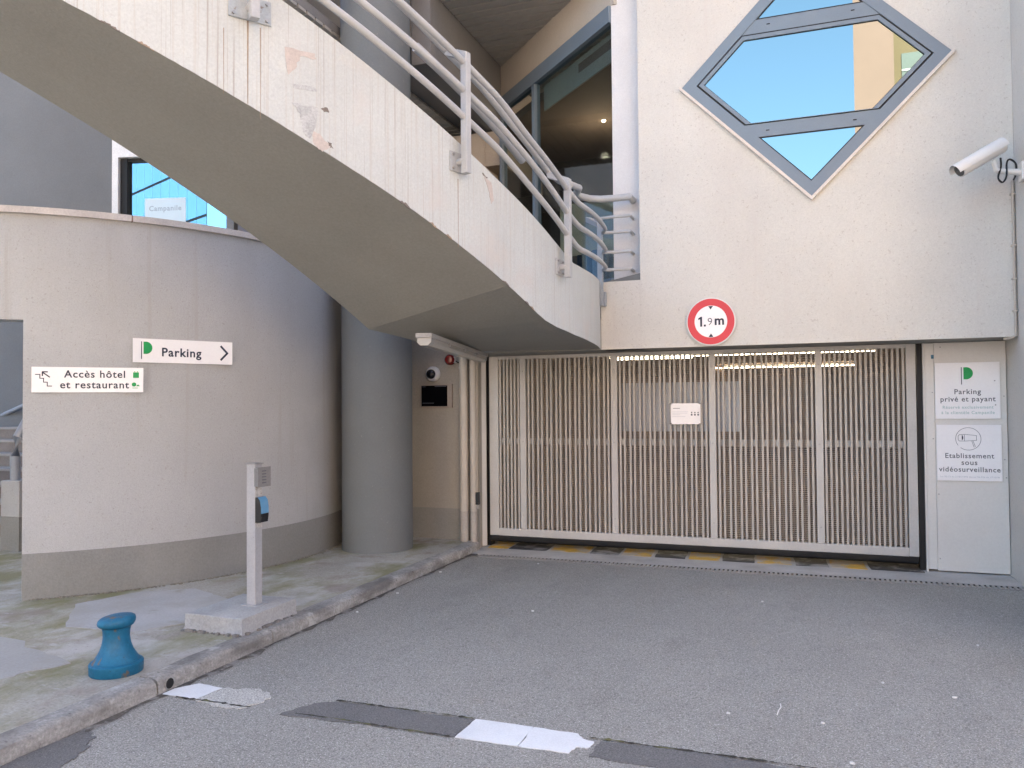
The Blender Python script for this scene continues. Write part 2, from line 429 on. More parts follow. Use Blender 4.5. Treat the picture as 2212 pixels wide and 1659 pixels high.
ob = put('cross_bars', mb, mat('grate_bars', (.42, .40, .37), .7, .1, 8, .05), gr, kind='stuff')
hz = [(-3.30, -3.08, 0), (-3.06, -2.64, 1), (-2.60, -2.20, 0), (-2.17, -1.87, 1), (-1.84, -1.54, 0), (-1.50, -1.20, 1), (-1.165, -.87, 0), (-.84, -.54, 1), (-.515, -.20, 0), (-.165, .13, 1), (.155, .46, 0), (.49, .93, 1)]
WHERE = ['at the left jamb', 'first from the left jamb', 'second from the left jamb', 'third from the left jamb', 'below the notice on the gate', 'left of the gate centre',
         'at the gate centre', 'right of the gate centre', 'below the second mullion from the right', 'below the rightmost mullion', 'second from the right jamb', 'at the right jamb']
for k, (a, b, q) in enumerate(hz):
    slab('hazard_stripe', jag([(a + .03, 8.10), (b + .03, 8.10), (b, 8.58), (a, 8.58)], .006, 4, 30 + k), -.002, .003, BLK if q else YEL,
         label=('worn black' if q else 'worn yellow') + ' hazard stripe under the gate, ' + WHERE[k], cat='floor marking', group='hazard stripes under the gate')

# ================================================================== HOTEL BUILDING
hotel = thing('hotel_building', (0, 8, 0), 'cream rendered hotel front with garage entrance under an overhanging upper floor', 'building')
FY, SOF = 7.75, 2.075
# front wall with a square-on-point window hole (built as four polygons round the hole)
hc, hh = (.06, 4.55), 1.135
TOPZ = 9.0
L_, R_, B_, T_ = (hc[0] - hh, hc[1]), (hc[0] + hh, hc[1]), (hc[0], hc[1] - hh), (hc[0], hc[1] + hh)
x0, x1 = -1.512, 1.65
mb = MB()
P = lambda p, yy=FY: (p[0], yy, p[1])
mb.quad(P((x0, SOF)), P(B_), P(L_)); mb.v.pop(); mb.v.pop(); mb.v.pop(); mb.f.pop()
def wallpoly(pts): mb.quad(*[P(p) for p in pts])
wallpoly([(x0, 2.742), (x0, hc[1]), L_, B_, (hc[0], 2.742)])
wallpoly([(hc[0], 2.742), B_, R_, (x1, hc[1]), (x1, 2.742)])
wallpoly([(x0, hc[1]), (x0, TOPZ), (hc[0], TOPZ), T_, L_])
wallpoly([(hc[0], TOPZ), (x1, TOPZ), (x1, hc[1]), R_, T_])
for a, b in ((L_, B_), (B_, R_), (R_, T_), (T_, L_)):
    mb.quad(P(a), P(b), P(b, FY + .2), P(a, FY + .2))
wallpoly([(x0, SOF), (hc[0], SOF), (hc[0], 2.742), (x0, 2.742)]); wallpoly([(hc[0], SOF), (x1, SOF), (x1, 2.742), (hc[0], 2.742)])
mb.quad((x0, FY, 2.742), (x0, FY, TOPZ), (x0, FY + .4, TOPZ), (x0, FY + .4, 2.742))
put('front_wall', mb, WALL, hotel)
put('landing_fascia', MB().box(-1.905, x0 - .0005, FY, FY + .25, SOF, 2.742), WALL, hotel)
put('sill_wedge', MB().prism([(-.37, 0), (0, 0), (0, .07)], (x0 - .001, FY + .02, 2.743), (1, 0, 0), (0, 0, 1), .12), COLP, hotel)
put('window_pier', MB().box(-1.80, x0 - .002, FY + .13, FY + .5, 2.6, TOPZ), mat('pier_white', (.64, .64, .65), .85, .03, 1.5, .03, 80, .15, 100), hotel)
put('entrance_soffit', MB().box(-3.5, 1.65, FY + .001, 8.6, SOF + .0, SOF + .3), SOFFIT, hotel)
put('side_wall', MB().box(1.652, 2.2, 6.6, 8.7, 0, 9.0), WALL, hotel)
put('side_wall_base', MB().prism([(0, 0), (.012, 0), (.012, .44), (0, .44)], (1.640, 6.6, 0), (1, 0, 0), (0, 0, 1), -1.59), BASEP, hotel)
put('side_wall_ledge', MB().prism([(-.03, .445), (.0, .43), (.012, .43), (.012, .545), (-.0, .545), (-.03, .52)], (1.640, 6.6, 0), (1, 0, 0), (0, 0, 1), -1.59), WALL, hotel)
put('side_wall_footing', MB().prism([(-.06, 0), (.0, 0), (.0, .14)], (1.6395, 6.6, -.004), (1, 0, 0), (0, 0, 1), -1.1), mat('footing', (.45, .40, .35), .9, .08, 3, .05), hotel)
put('recess_wall', MB().box(-5.2, -3.345, 8.05, 8.4, 0, SOF + .2), mat('recess_shaded_render', (.34, .315, .275), .9, .06, .9, .05, 90, .2, 120), hotel)  # cream wall darkened: the recess shade is put into its colour
put('recess_wall_base', MB().box(-5.2, -3.343, 8.047, 8.05, PV - .02, .415), BASEP, hotel)
# big column
put('column', MB().revolve([(.36, .05), (.36, 2.0), (.36, 4.0), (.36, 7.4)], -4.185, 7.34, 64), COLP, hotel, smooth=True)
# garage inside
mb = MB()
mb.quad((-8, 30, 0), (6, 30, 0), (6, 30, 2.45), (-8, 30, 2.45)); mb.quad((-8, 8.55, 0), (-8, 30, 0), (-8, 30, 2.45), (-8, 8.55, 2.45))
mb.quad((6, 8.55, 0), (6, 30, 0), (6, 30, 2.45), (6, 8.55, 2.45))
mb.quad((-8, 8.55, 0), (-3.4, 8.55, 0), (-3.4, 8.55, 2.45), (-8, 8.55, 2.45)); mb.quad((1.3, 8.55, 0), (6, 8.55, 0), (6, 8.55, 2.45), (1.3, 8.55, 2.45))
put('garage_wall', mb, GARW, hotel)
put('garage_ceiling', MB().box(-8, 6, 8.6, 30, 2.45, 2.7), GARW, hotel)
for gx, gy in ((-5.0, 14), (1.9, 15), (-2.3, 20)):
    put('garage_pillar', MB().box(gx, gx + .4, gy, gy + .5, 0, 2.45), GARW, hotel)
# upper storeys (above the frame) that keep the yard in shade
put('upper_storeys', MB().box(-1.5, 16, 8.16, 20, 9.0, 12.5), CARD, hotel)
put('upper_front', MB().box(-1.51, 16, 7.76, 8.16, 9.001, 12.5), CARD, hotel)
put('upper_storeys', MB().box(-6.5, -1.52, 8.4, 20, 6.81, 12.5), CARD, hotel)
put('upper_storeys', MB().box(-32, -6.51, 14.5, 22, 0, 18), CARD, hotel)
put('east_wing', MB().box(2.25, 16, 7.9, 20, 0, 9.0), CARD, hotel)
# terrace: floor, ceilings, beams, 45 degree glazing, back wall
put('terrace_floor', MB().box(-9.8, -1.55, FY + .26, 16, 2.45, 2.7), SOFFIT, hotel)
CZ = 5.98
apx = (-3.69, 9.84)
cl = put('terrace_ceiling', MB().box(-3.72, -1.515, 7.7, 11.0, CZ + .03, CZ + .13), BEAMD, hotel)
yy = 7.78
sm = mesh_at(MB().box(-1.13, 1.065, -.062, .062, -.03, .0), CEIL, 'ceiling_slat')
while yy < 10.9:
    inst('ceiling_slat', sm, cl, (-2.585, yy, CZ + .028)); yy += .15
cl2 = put('terrace_ceiling', MB().box(-6.5, -4.56, 6.2, 12.15, 5.43, 5.52), BEAMD, hotel)
sm2 = mesh_at(MB().box(-.97, .97, -.062, .062, -.03, .0), CEIL, 'ceiling_slat')
yy = 6.28
while yy < 12.1:
    inst('ceiling_slat', sm2, cl2, (-5.53, yy, 5.428)); yy += .15
put('ceiling_beam', MB().box(-3.95, -3.725, 7.7, 9.9, 5.2, 6.3), BEAMD, hotel)
put('ceiling_edge', MB().box(-3.72, -1.515, 7.60, 7.695, 6.02, 6.5), CARD, hotel)
put('ceiling_edge', MB().box(-6.5, -4.56, 6.1, 6.195, 5.43, 6.5), CARD, hotel)
put('terrace_ceiling', MB().box(-4.555, -3.955, 7.75, 12.15, 5.43, 5.52), BEAMD, hotel)
put('roof_slab', MB().box(-6.5, -1.515, 7.55, 13, 6.51, 6.8), CARD, hotel)
D45 = Vector((-1, 1, 0)).normalized(); N45 = Vector((-1, -1, 0)).normalized()
g0 = Vector((-1.79, 7.90, 0))
def on45(t, off=0.0): return g0 + D45 * t + N45 * off
def bar45(name, t0, t1, z0, z1, off0, off1, m, parent):
    a, b, c_, d_ = on45(t0, off0), on45(t1, off0), on45(t1, off1), on45(t0, off1)
    mb = MB()
    mb.rings([[(p.x, p.y, z0) for p in (a, b, c_, d_)], [(p.x, p.y, z1) for p in (a, b, c_, d_)]])
    return put(name, mb, m, parent)
bar45('window_beam', -.05, 2.72, 5.55, 6.1, -.25, .02, BEAMW, hotel)
gw = thing('restaurant_window', (-2.6, 8.7, 2.7), 'slanted floor to ceiling restaurant window in blue grey frames behind the railing', 'window')
bar45('head_frame', 0, 2.72, 5.38, 5.549, -.05, .05, WINF, gw)
bar45('sill_frame', 0, 2.72, 2.70, 2.80, -.05, .05, WINF, gw)
for t in (1.70, 2.66):
    bar45('mullion', t, t + .07, 2.80, 5.379, -.04, .04, WINF, gw)
bar45('pane', 0, 1.70, 2.80, 5.38, -.005, .005, CLEAR, gw)
bar45('pane', 1.77, 2.66, 2.80, 5.38, -.005, .005, CLEAR, gw)
# dining room behind the glass
rm = thing('dining_room', (-1.6, 11, 2.7), 'dim restaurant interior seen through the slanted window', 'room')
put('back_wall', MB().box(-3.6, 5.5, 13.6, 13.7, 2.7, 5.3), DARKI, rm)
put('dark_panel', MB().box(-4.2, 1.0, 11.6, 11.7, 2.7, 5.19), DARKI, rm)
put('ceiling', MB().prism([(-1.74, 7.96), (5.5, 7.96), (5.5, 13.6), (-7.35, 13.6)], (0, 0, 5.2), (1, 0, 0), (0, 1, 0), -.1), mat('room_ceiling', (.15, .115, .10), .8), rm)
bar45('pelmet', .05, 1.68, 5.06, 5.36, -.10, -.08, mat('roller_blind', (.30, .31, .29), .9), rm)
put('side_partition', MB().box(-.5, -.4, 8.3, 11.55, 2.7, 5.15), BROWNI, rm)
cab = thing('sideboard', (-2.3, 9.5, 2.7), 'cream sideboard cabinet inside the restaurant window', 'cabinet')
put('body', MB().box(-2.78, -1.75, 9.3, 9.7, 2.7, 3.95), CREAMI, cab)
for k in range(3): put('door_panel', MB().box(-2.77 + k * .34, -2.77 + k * .34 + .325, 9.28, 9.299, 2.8, 3.93), CREAMI, cab)
dk = thing('counter', (-2.6, 9.05, 2.7), 'brown counter with pale top inside the restaurant window', 'counter')
put('body', MB().box(-2.7, -2.1, 8.95, 9.2, 2.7, 3.25), BROWNI, dk)
put('top', MB().box(-2.72, -2.08, 8.93, 9.22, 3.251, 3.28), CREAMI, dk)
ct = thing('folded_curtains', (-2.0, 8.75, 2.7), 'gathered navy and grey curtains at the foot of the restaurant window', 'curtain')
cc = [(.02, .03, .06), (.25, .27, .32), (.02, .03, .05), (.3, .25, .2), (.03, .035, .06)]
for k in range(5):
    p = on45(.52 + k * .11, -.16)
    put('fold', MB().revolve([(.045, 2.72), (.05, 3.2)], p.x, p.y, 10), mat('curtain%d' % k, cc[k], .7), ct, smooth=True)
lp = thing('ceiling_spot', (-2.42, 10.1, 5.18), 'small lit ceiling spotlight behind the restaurant glass', 'lamp')
put('bulb', MB().revolve([(.003, 5.180), (.020, 5.183), (.024, 5.194), (.022, 5.199)], -2.42, 10.1, 14), emit('spot_glow', (1, .72, .42), 14), lp, smooth=True)
put('trim_ring', MB().revolve([(.034, 5.1995), (.034, 5.195), (.0245, 5.1945)], -2.42, 10.1, 14), METALG, lp, smooth=True)
pl_ = bpy.data.lights.new('spot_light', 'POINT'); pl_.energy = 4.5; pl_.color = (1, .74, .48); pl_.shadow_soft_size = .05
plo = bpy.data.objects.new('spot_light', pl_); col.objects.link(plo); plo.parent = lp; plo.location = (0, 0, -.45)
# back of the terrace
put('terrace_back_wall', MB().box(-6.9, -3.6, 12.2, 12.4, 2.7, 5.4), mat('terrace_dark', (.13, .115, .11), .9, .05, 1, .03), hotel)
put('terrace_pier', MB().box(-4.62, -4.0, 9.9, 10.4, 2.7, 5.15), TAUPE, hotel)
put('terrace_bulkhead', MB().box(-6.6, -3.74, 9.91, 12.1, 4.72, 5.18), TAUPE, hotel)
put('terrace_door', MB().box(-5.6, -4.7, 12.1, 12.19, 2.7, 4.6), DARKI, hotel)

# ================================================================== DIAMOND WINDOW
dw = thing('diamond_window', (hc[0], FY, hc[1] - hh), 'square window set on its point with blue grey frame and mirrored panes', 'window')
S2 = math.sqrt(.5)
def dia(h): return [(-h, 0), (0, -h), (h, 0), (0, h)]
def ringprism(name, h0, h1, yf, depth, m, parent):
    a, b = dia(h0), dia(h1)
    for k in range(4):
        q = (k + 1) % 4
        mb = MB().prism([a[k], a[q], b[q], b[k]], (hc[0], yf, hc[1]), (1, 0, 0), (0, 0, 1), depth)
        put(name, mb, m, parent)
ringprism('frame_side', 1.145, 1.008, FY - .022, .12, WINF, dw)
# sill strips under the lower sides
SILL = mat('sill_cream', (.66, .60, .54), .7, .04, 4)
for s in (-1, 1):
    pl = [(s * 1.165, -.018), (0, -1.183), (0, -1.147), (s * 1.147, .0), (s * 1.17, .016)]
    if s > 0: pl = pl[::-1]
    put('sill_strip', MB().prism(pl[::-1] if s < 0 and False else pl, (hc[0], FY - .035, hc[1]), (1, 0, 0), (0, 0, 1), .05), SILL, dw)
mb = MB()
def clip(h, zlo, zhi):
    pts = []
    lo, hi = max(zlo, -h), min(zhi, h)
    zs = sorted(set([lo, hi] + ([0] if lo < 0 < hi else [])))
    right = [(h - abs(z_), z_) for z_ in zs]; left = [(-(h - abs(z_)), z_) for z_ in reversed(zs)]
    pts = []
    for p in right + left:
        if not pts or (abs(p[0] - pts[-1][0]) + abs(p[1] - pts[-1][1])) > 1e-5: pts.append(p)
    if abs(pts[0][0] - pts[-1][0]) + abs(pts[0][1] - pts[-1][1]) < 1e-5: pts.pop()
    return pts
ZB0, ZB1 = -.552, -.43      # lower transom
ZT0, ZT1 = .415, .545       # upper transom
for a, b in ((-1.0, ZB0), (ZB1, ZT0), (ZT1, 1.0)):
    put('pane', MB().prism(clip(.992, a, b), (hc[0], FY - .008, hc[1]), (1, 0, 0), (0, 0, 1), .01), MIRROR, dw)
for a, b in ((ZB0, ZB1), (ZT0, ZT1)):
    put('transom', MB().prism(clip(1.0075, a, b), (hc[0], FY - .015, hc[1]), (1, 0, 0), (0, 0, 1), .08), WINF, dw)
# opening sash of the middle pane: thin dark joint and inner frame
a, b = clip(1.0, ZB1, ZT0), clip(.955, ZB1 + .001, ZT0 - .035)
def ringpoly(name, A, B, yf, depth, m, parent):
    mb = MB(); k = len(A)
    for i in range(k):
        q = (i + 1) % k
        mb.prism([A[i], A[q], B[q], B[i]], (hc[0], yf, hc[1]), (1, 0, 0), (0, 0, 1), depth)
    return put(name, mb, m, parent)
ringpoly('sash_joint', clip(1.0, ZB1 + .005, ZT0 - .0005), clip(.985, ZB1 + .006, ZT0 - .012), FY - .024, .05, GASKET, dw)
ringpoly('sash', clip(.985, ZB1 + .007, ZT0 - .012), clip(.938, ZB1 + .012, ZT0 - .048), FY - .026, .05, WINF, dw)
ringpoly('sash_gasket', clip(.938, ZB1 + .012, ZT0 - .048), clip(.930, ZB1 + .013, ZT0 - .054), FY - .013, .02, GASKET, dw)
ringpoly('lower_gasket', clip(1.007, -1.02, ZB0 - .0005), clip(.993, -1.0, ZB0 - .012), FY - .012, .02, GASKET, dw)
ringpoly('upper_gasket', clip(1.007, ZT1 + .0005, 1.02), clip(.993, ZT1 + .012, 1.0), FY - .012, .02, GASKET, dw)
for xx, zz in ((-.37, ZB0 + .05), (.37, ZB0 + .05), (-.35, ZT0 + .07), (.37, ZT0 + .07)):
    put('drain_slot', MB().box(hc[0] + xx - .015, hc[0] + xx + .015, FY - .019, FY - .0152, hc[1] + zz, hc[1] + zz + .008), GASKET, dw)

# ================================================================== CURVED WALL (drum)
DC = (-7.371, 6.691); DR = 2.772
def pol(r, th, z): return (DC[0] + r * math.cos(R(th)), DC[1] + r * math.sin(R(th)), z)
def arcwall(r0, r1, a0, a1, z0, z1, n):
    mb = MB(); rs = []
    for k in range(n + 1):
        t = a0 + (a1 - a0) * k / n
        rs.append([pol(r1, t, z0), pol(r1, t, z1), pol(r0, t, z1), pol(r0, t, z0)])
    return mb.rings(rs)
dr = thing('curved_wall', (DC[0], DC[1], 0), 'curved pale grey rendered wall with darker painted base and two white signs', 'wall')
put('wall_shell', arcwall(DR - .22, DR, -51.9, 62, PV - .03, 3.05, 56), DRUM, dr, smooth=True)
put('lintel', arcwall(DR - .22, DR, -125, -51.905, 2.23, 3.05, 36), DRUM, dr, smooth=True)
put('wall_shell', arcwall(DR - .22, DR, -170, -125.005, PV - .03, 3.05, 26), DRUM, dr, smooth=True)
put('painted_base', arcwall(DR + .0006, DR + .003, -51.85, 62, PV - .02, .432, 56), BASEP, dr, smooth=True)
for k in range(7):
    a = -36.3 + (k - 5) * 26
    put('coping_stone', arcwall(DR - .27, DR + .035, a + .12, a + 25.88, 3.051, 3.102, 14), COPING, dr, smooth=True)
for k in range(6):
    a = -36.3 + (k - 4) * 26
    put('coping_joint', arcwall(DR - .26, DR + .033, a - .119, a + .119, 3.051, 3.098, 1), JOINT, dr)
# rubble grit along the wall foot
def sign_board(nm, A, B, zt, zb, label):
    A = Vector((A[0], A[1], 0)); B = Vector((B[0], B[1], 0)); ex = (B - A).normalized(); nn = ex.cross(Vector((0, 0, 1)))
    c = (A + B) / 2 + nn * .038; c.z = (zt + zb) / 2; L = (B - A).length
    t = thing(nm, (c.x, c.y, zb), label, 'sign')
    put('board', MB().prism([(-L / 2, -(zt - zb) / 2), (L / 2, -(zt - zb) / 2), (L / 2, (zt - zb) / 2), (-L / 2, (zt - zb) / 2)], c, ex, (0, 0, 1), .006), SIGNW, t)
    put('standoff', MB().prism([(-.03, -.03), (.03, -.03), (.03, .03), (-.03, .03)], c - nn * .0065, ex, (0, 0, 1), .045), PLASTW, t)
    return t, c, ex, L, zt - zb
UP = Vector((0, 0, 1))
t, c, ex, L, H = sign_board('parking_sign', (-5.137, 5.052), (-4.754, 5.778), 2.107, 1.912, 'white parking direction sign with green half disc and arrow')
def pmark(parent, c, ex, u, v, s, stem=INK):
    flat('green_half_disc', [arcpts(u + .012 * s, v + .14 * s * 0, .1 * s * .55, -100, 100, 16) + [(u + .012 * s - .02 * s, v + .054 * s), (u + .012 * s - .02 * s, v - .054 * s)]], parent, c, ex, UP, GREEN)
    flat('green_stem', [[(u - .028 * s, v - .10 * s), (u - .021 * s, v - .10 * s), (u - .021 * s, v + .055 * s), (u - .028 * s, v + .055 * s)]], parent, c, ex, UP, GREEN if stem is None else stem)
pmark(t, c, ex, -L / 2 + .088, .022, .92)
text('lettering', 'Parking', t, c + ex * (-.025) + UP * -.012, ex, UP, INK, width=.325, bold=.0022)
flat('arrow', stroke([(.31, .058), (.365, 0), (.31, -.058)], .017), t, c, ex, UP, INK)
t, c, ex, L, H = sign_board('hotel_access_sign', (-5.615, 4.548), (-5.087, 5.124), 1.866, 1.669, 'white hotel and restaurant access sign with stair symbol, lower left')
text('lettering', 'Acc\u00e8s h\u00f4tel', t, c + ex * .045 + UP * .042, ex, UP, INK, width=.43, bold=.0016)
text('lettering', 'et restaurant', t, c + ex * .042 + UP * -.042, ex, UP, INK, width=.485, bold=.0016)
st = [(-.365, .04), (-.335, .04), (-.335, .01), (-.31, .01), (-.31, -.02), (-.285, -.02), (-.285, -.05), (-.255, -.05)]
flat('stair_symbol', stroke(st, .006), t, c, ex, UP, INK)
flat('stair_arrow', stroke([(-.27, .02), (-.315, .055)], .009) + stroke([(-.285, .06), (-.318, .06), (-.318, .03)], .009), t, c, ex, UP, INK)
flat('suitcase_symbol', [[(.315, .018), (.358, .018), (.358, .062), (.315, .062)], [(.322, .064), (.332, .064), (.332, .07), (.322, .07)], [(.342, .064), (.352, .064), (.352, .07), (.342, .07)]], t, c, ex, UP, GREEN)
flat('plate_symbol', [arcpts(.322, -.036, .017, 0, 345, 14), [(.335, -.05), (.365, -.05), (.352, -.035)], [(.31, -.066), (.35, -.066), (.35, -.062), (.31, -.062)]], t, c, ex, UP, GREEN)

# ================================================================== OUTSIDE STAIRCASE (helix round the curved wall)
def interp(tab, t):
    if t <= tab[0][0]:
        (a, b), (c_, d_) = tab[0], tab[1]
    elif t >= tab[-1][0]: return tab[-1][1]
    else:
        for (a, b), (c_, d_) in zip(tab[:-1], tab[1:]):
            if a <= t <= c_: break
    return b + (d_ - b) * (t - a) / (c_ - a)
RO, RI = 5.56, 4.2
ZO = [(-43.6, 3.514), (-31.1, 3.029), (-24.5, 2.785), (-19.1, 2.575), (-13.8, 2.372), (-10.2, 2.232), (-8.6, 2.182), (-6.5, 2.150), (-2.4, 2.118), (4, 2.095), (11.0, 2.08)]
ZI = [(-49.1, 3.614), (-40.5, 3.267), (-28.9, 2.785), (-20, 2.404), (-14.4, 2.165), (-14.2, 2.157), (-5.5, 2.10), (12, 2.08)]
ZTP = [(-32.7, 3.79), (-28.9, 3.64), (-23.9, 3.44), (-19, 3.25), (-14.9, 3.098), (-10.4, 2.945), (-7, 2.83), (-4.5, 2.755), (-2.5, 2.715), (1, 2.715), (11, 2.742)]
A0, A1, NS = -74.0, 10.95, 260
ths = [A0 + (A1 - A0) * k / NS for k in range(NS + 1)]
stair = thing('outside_staircase', (DC[0] + 4.5, DC[1] - 2, 2.0), 'curved concrete staircase with peeling pale parapet sweeping down from upper left', 'staircase')
rs = []
rnd = random.Random(5)
for t_ in ths:
    zo, zi = interp(ZO, t_), interp(ZI, t_)
    rs.append([pol(RO - .002, t_, zo), pol(RO - .002, t_, zo + .32), pol(RI, t_, zi + .30), pol(RI, t_, zi)])
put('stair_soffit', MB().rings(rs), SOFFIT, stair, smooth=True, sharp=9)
rs = []
rnd = random.Random(5)
for t_ in ths:
    zo, zt = interp(ZO, t_), interp(ZTP, t_)
    e = rnd.uniform(-.002, .0015)
    rs.append([pol(RO, t_, zo + .002 + e), pol(RO, t_, zt), pol(RO - .14, t_, zt), pol(RO - .14, t_, zo + .33)])
put('parapet', MB().rings(rs), STAIRW, stair, smooth=True)
# steps lying behind the parapet
t_ = -12.0
for k in range(22):
    a = t_ - 3.0 * k
    zb = interp(ZO, a) + .30; zi = interp(ZI, a) + .28
    mb = MB()
    mb.rings([[pol(RI + .01, a, zi), pol(RO - .15, a, zb), pol(RO - .15, a, zb + .16), pol(RI + .01, a, zi + .16)],
              [pol(RI + .01, a - 3.0, zi), pol(RO - .15, a - 3.0, zb), pol(RO - .15, a - 3.0, zb + .16), pol(RI + .01, a - 3.0, zi + .16)]])
    put('step', mb, SOFFIT, stair)
put('landing_top', arcwall(RI, RO - .15, -12, 10.9, 2.44, 2.60, 12), SOFFIT, stair)
def on_par(name, pts, m, off=.002, seed=0, jit=True, zshift=0.0, label=None):
    """irregular flake on the outer parapet face: pts (theta, z)"""
    rr = random.Random(seed); P_ = []
    for k in range(len(pts)):
        a = pts[k]; b = pts[(k + 1) % len(pts)]
        for q in range(4):
            t = q / 4
            P_.append((a[0] + (b[0] - a[0]) * t + (rr.uniform(-.06, .06) if jit and q else 0), a[1] + (b[1] - a[1]) * t + (rr.uniform(-.006, .006) if jit and q else 0)))
    mb = MB(); k = len(P_)
    mb.v = [pol(RO + off, a, z_) for a, z_ in P_] + [pol(RO - .004, a, z_) for a, z_ in P_]
    mb.f = [tuple(range(k))] + [(i, i + k, (i + 1) % k + k, (i + 1) % k) for i in range(k)]
    return put(name, mb, m, stair, label=label)
on_par('peeled_patch', [(-32.5, 3.53), (-30.7, 3.54), (-30.6, 3.51), (-31.6, 3.50), (-31.9, 3.42), (-32.3, 3.38)], PINK, .0025, 1, label='pink peeled patch below the upper post')
on_par('scuffed_patch', [(-32.1, 3.23), (-30.5, 3.235), (-30.6, 3.13), (-31.0, 3.05), (-31.4, 3.08), (-31.6, 3.18)], SCUFF, .002, 2)
on_par('peeled_patch', [(-31.0, 3.10), (-30.4, 3.09), (-29.7, 3.03), (-30.2, 2.99), (-30.7, 3.02)], PINK, .0015, 3)
on_par('peeled_patch', [(-17.0, 3.11), (-16.2, 3.08), (-15.9, 2.96), (-16.2, 2.93), (-16.5, 3.02)], PINK, .0025, 4)
on_par('scuffed_patch', [(-32.0, 3.335), (-30.6, 3.345), (-30.6, 3.325), (-32.0, 3.315)], SCUFF, .0015, 5)
on_par('chip', [(-30.3, 3.235), (-29.9, 3.25), (-29.75, 3.225), (-30.1, 3.22)], PIT, .0015, 6)
on_par('chip', [(-29.9, 3.06), (-29.6, 3.05), (-29.5, 3.02), (-29.8, 3.03)], PIT, .0015, 7)
on_par('chip', [(-17.2, 3.125), (-16.6, 3.105), (-16.7, 3.095)], PIT, .0018, 8)
for k, (a, w_) in enumerate(((-41.5, .5), (-39.8, .4), (-24.4, .5), (-22.0, .4), (-14.4, .45), (-10.8, .35), (-11.6, .3), (-20.6, .35))):
    zo = interp(ZO, a)
    on_par('chipped_edge', [(a - w_, interp(ZO, a - w_) - .004), (a + w_, interp(ZO, a + w_) - .004), (a + w_ * .5, interp(ZO, a + w_ * .5) + .008), (a - w_ * .4, interp(ZO, a - w_ * .4) + .011)], RUST if k % 2 else PIT, .0012, 20 + k)
for k, (a, z1, dz, w_) in enumerate(((-34.6, 3.62, .45, .05), (-19.7, 3.03, .45, .035), (-35.9, 3.55, .35, .02), (-33.9, 3.6, .5, .025))):
    on_par('rust_run', [(a - w_, z1), (a + w_, z1), (a + w_ * .4, z1 - dz), (a - w_ * .4, z1 - dz)], RUST, .001, 40 + k, jit=False)

# ------------------------------------------------------------------ railing
rail = thing('stair_railing', (DC[0] + 5.4, DC[1] - 1, 2.6), 'grey tubular steel railing with three rails and handrail along the staircase', 'railing')
RR = 5.635
def rpts(tab, r, a0, a1, n=40): return [pol(r, a0 + (a1 - a0) * k / n, interp(tab, a0 + (a1 - a0) * k / n)) for k in range(n + 1)]
P3 = Vector((-1.89, 7.70, 0))
T1 = [(-25.6, 3.995), (-19.7, 3.772), (-16.4, 3.655), (-12.5, 3.475), (-5.9, 3.244), (-3.5, 3.19), (3, 3.205), (9, 3.215)]
T2 = [(-28.3, 3.90), (-19.8, 3.592), (-16.4, 3.475), (-12.5, 3.318), (-6, 3.058), (-3.3, 2.998), (3, 3.01), (9, 3.02)]
T3 = [(-30.6, 3.826), (-19.8, 3.415), (-16.4, 3.295), (-12.5, 3.130), (-6, 2.886), (-3.5, 2.815), (3, 2.835), (9, 2.85)]
WX = -1.60
for tab, zz in ((T1, 3.22), (T2, 3.025), (T3, 2.853)):
    p = rpts(tab, RR, -60, 8.6, 60) + [(-1.865, 7.68, zz), (-1.80, 7.715, zz), (-1.70, 7.72, zz), (WX, 7.72, zz), (WX, 7.90, zz)]
    put('rail', MB().tube(p, [.0225] * 56 + [.0225 - (k - 55) * .0008 for k in range(56, 62)] + [.016] * (len(p) - 62), 12), METALG, rail, smooth=True)
put('rail', MB().tube([(-2.02, 7.80, 3.372), (-1.93, 7.745, 3.372), (-1.80, 7.72, 3.372), (WX, 7.72, 3.372), (WX, 7.90, 3.372)], .0155, 10), METALG, rail, smooth=True)
HR = [(-24.5, 4.10), (-19.7, 3.90), (-16.4, 3.79), (-12.5, 3.63), (-6, 3.41), (-3, 3.40), (4, 3.50), (8, 3.55)]
p = rpts(HR, 5.47, -60, 3.0, 60) + [(-2.03, 7.32, 3.53), (-2.04, 7.50, 3.55), (-1.98, 7.64, 3.555), (-1.88, 7.70, 3.555), (-1.75, 7.72, 3.556), (WX, 7.72, 3.556), (WX, 7.9, 3.556)]
put('handrail', MB().tube(p, [.027] * 52 + [.030] * (len(p) - 60) + [.034] * 8, 12), METALG, rail, smooth=True)
HL = [(-19.7, 3.80), (-9.0, 3.42)]
put('inner_handrail', MB().tube(rpts(HL, 5.40, -22, -9.2, 14), .032, 12), METALG, rail, smooth=True)
def radial_box(name, th, r0, r1, hw, z0, z1, z0b=None, z1b=None, m=METALG, parent=rail, bev=.003):
    er = Vector((math.cos(R(th)), math.sin(R(th)), 0)); et = Vector((-er.y, er.x, 0)); c_ = Vector((DC[0], DC[1], 0))
    z0b = z0 if z0b is None else z0b; z1b = z1 if z1b is None else z1b
    q = lambda r, s, z_: c_ + er * r + et * s + Vector((0, 0, z_))
    mb = MB().rings([[q(r1, -hw, z0), q(r1, hw, z0), q(r1, hw, z1), q(r1, -hw, z1)], [q(r0, -hw, z0b), q(r0, hw, z0b), q(r0, hw, z1b), q(r0, -hw, z1b)]])
    return put(name, mb, m, parent, bevel=bev)
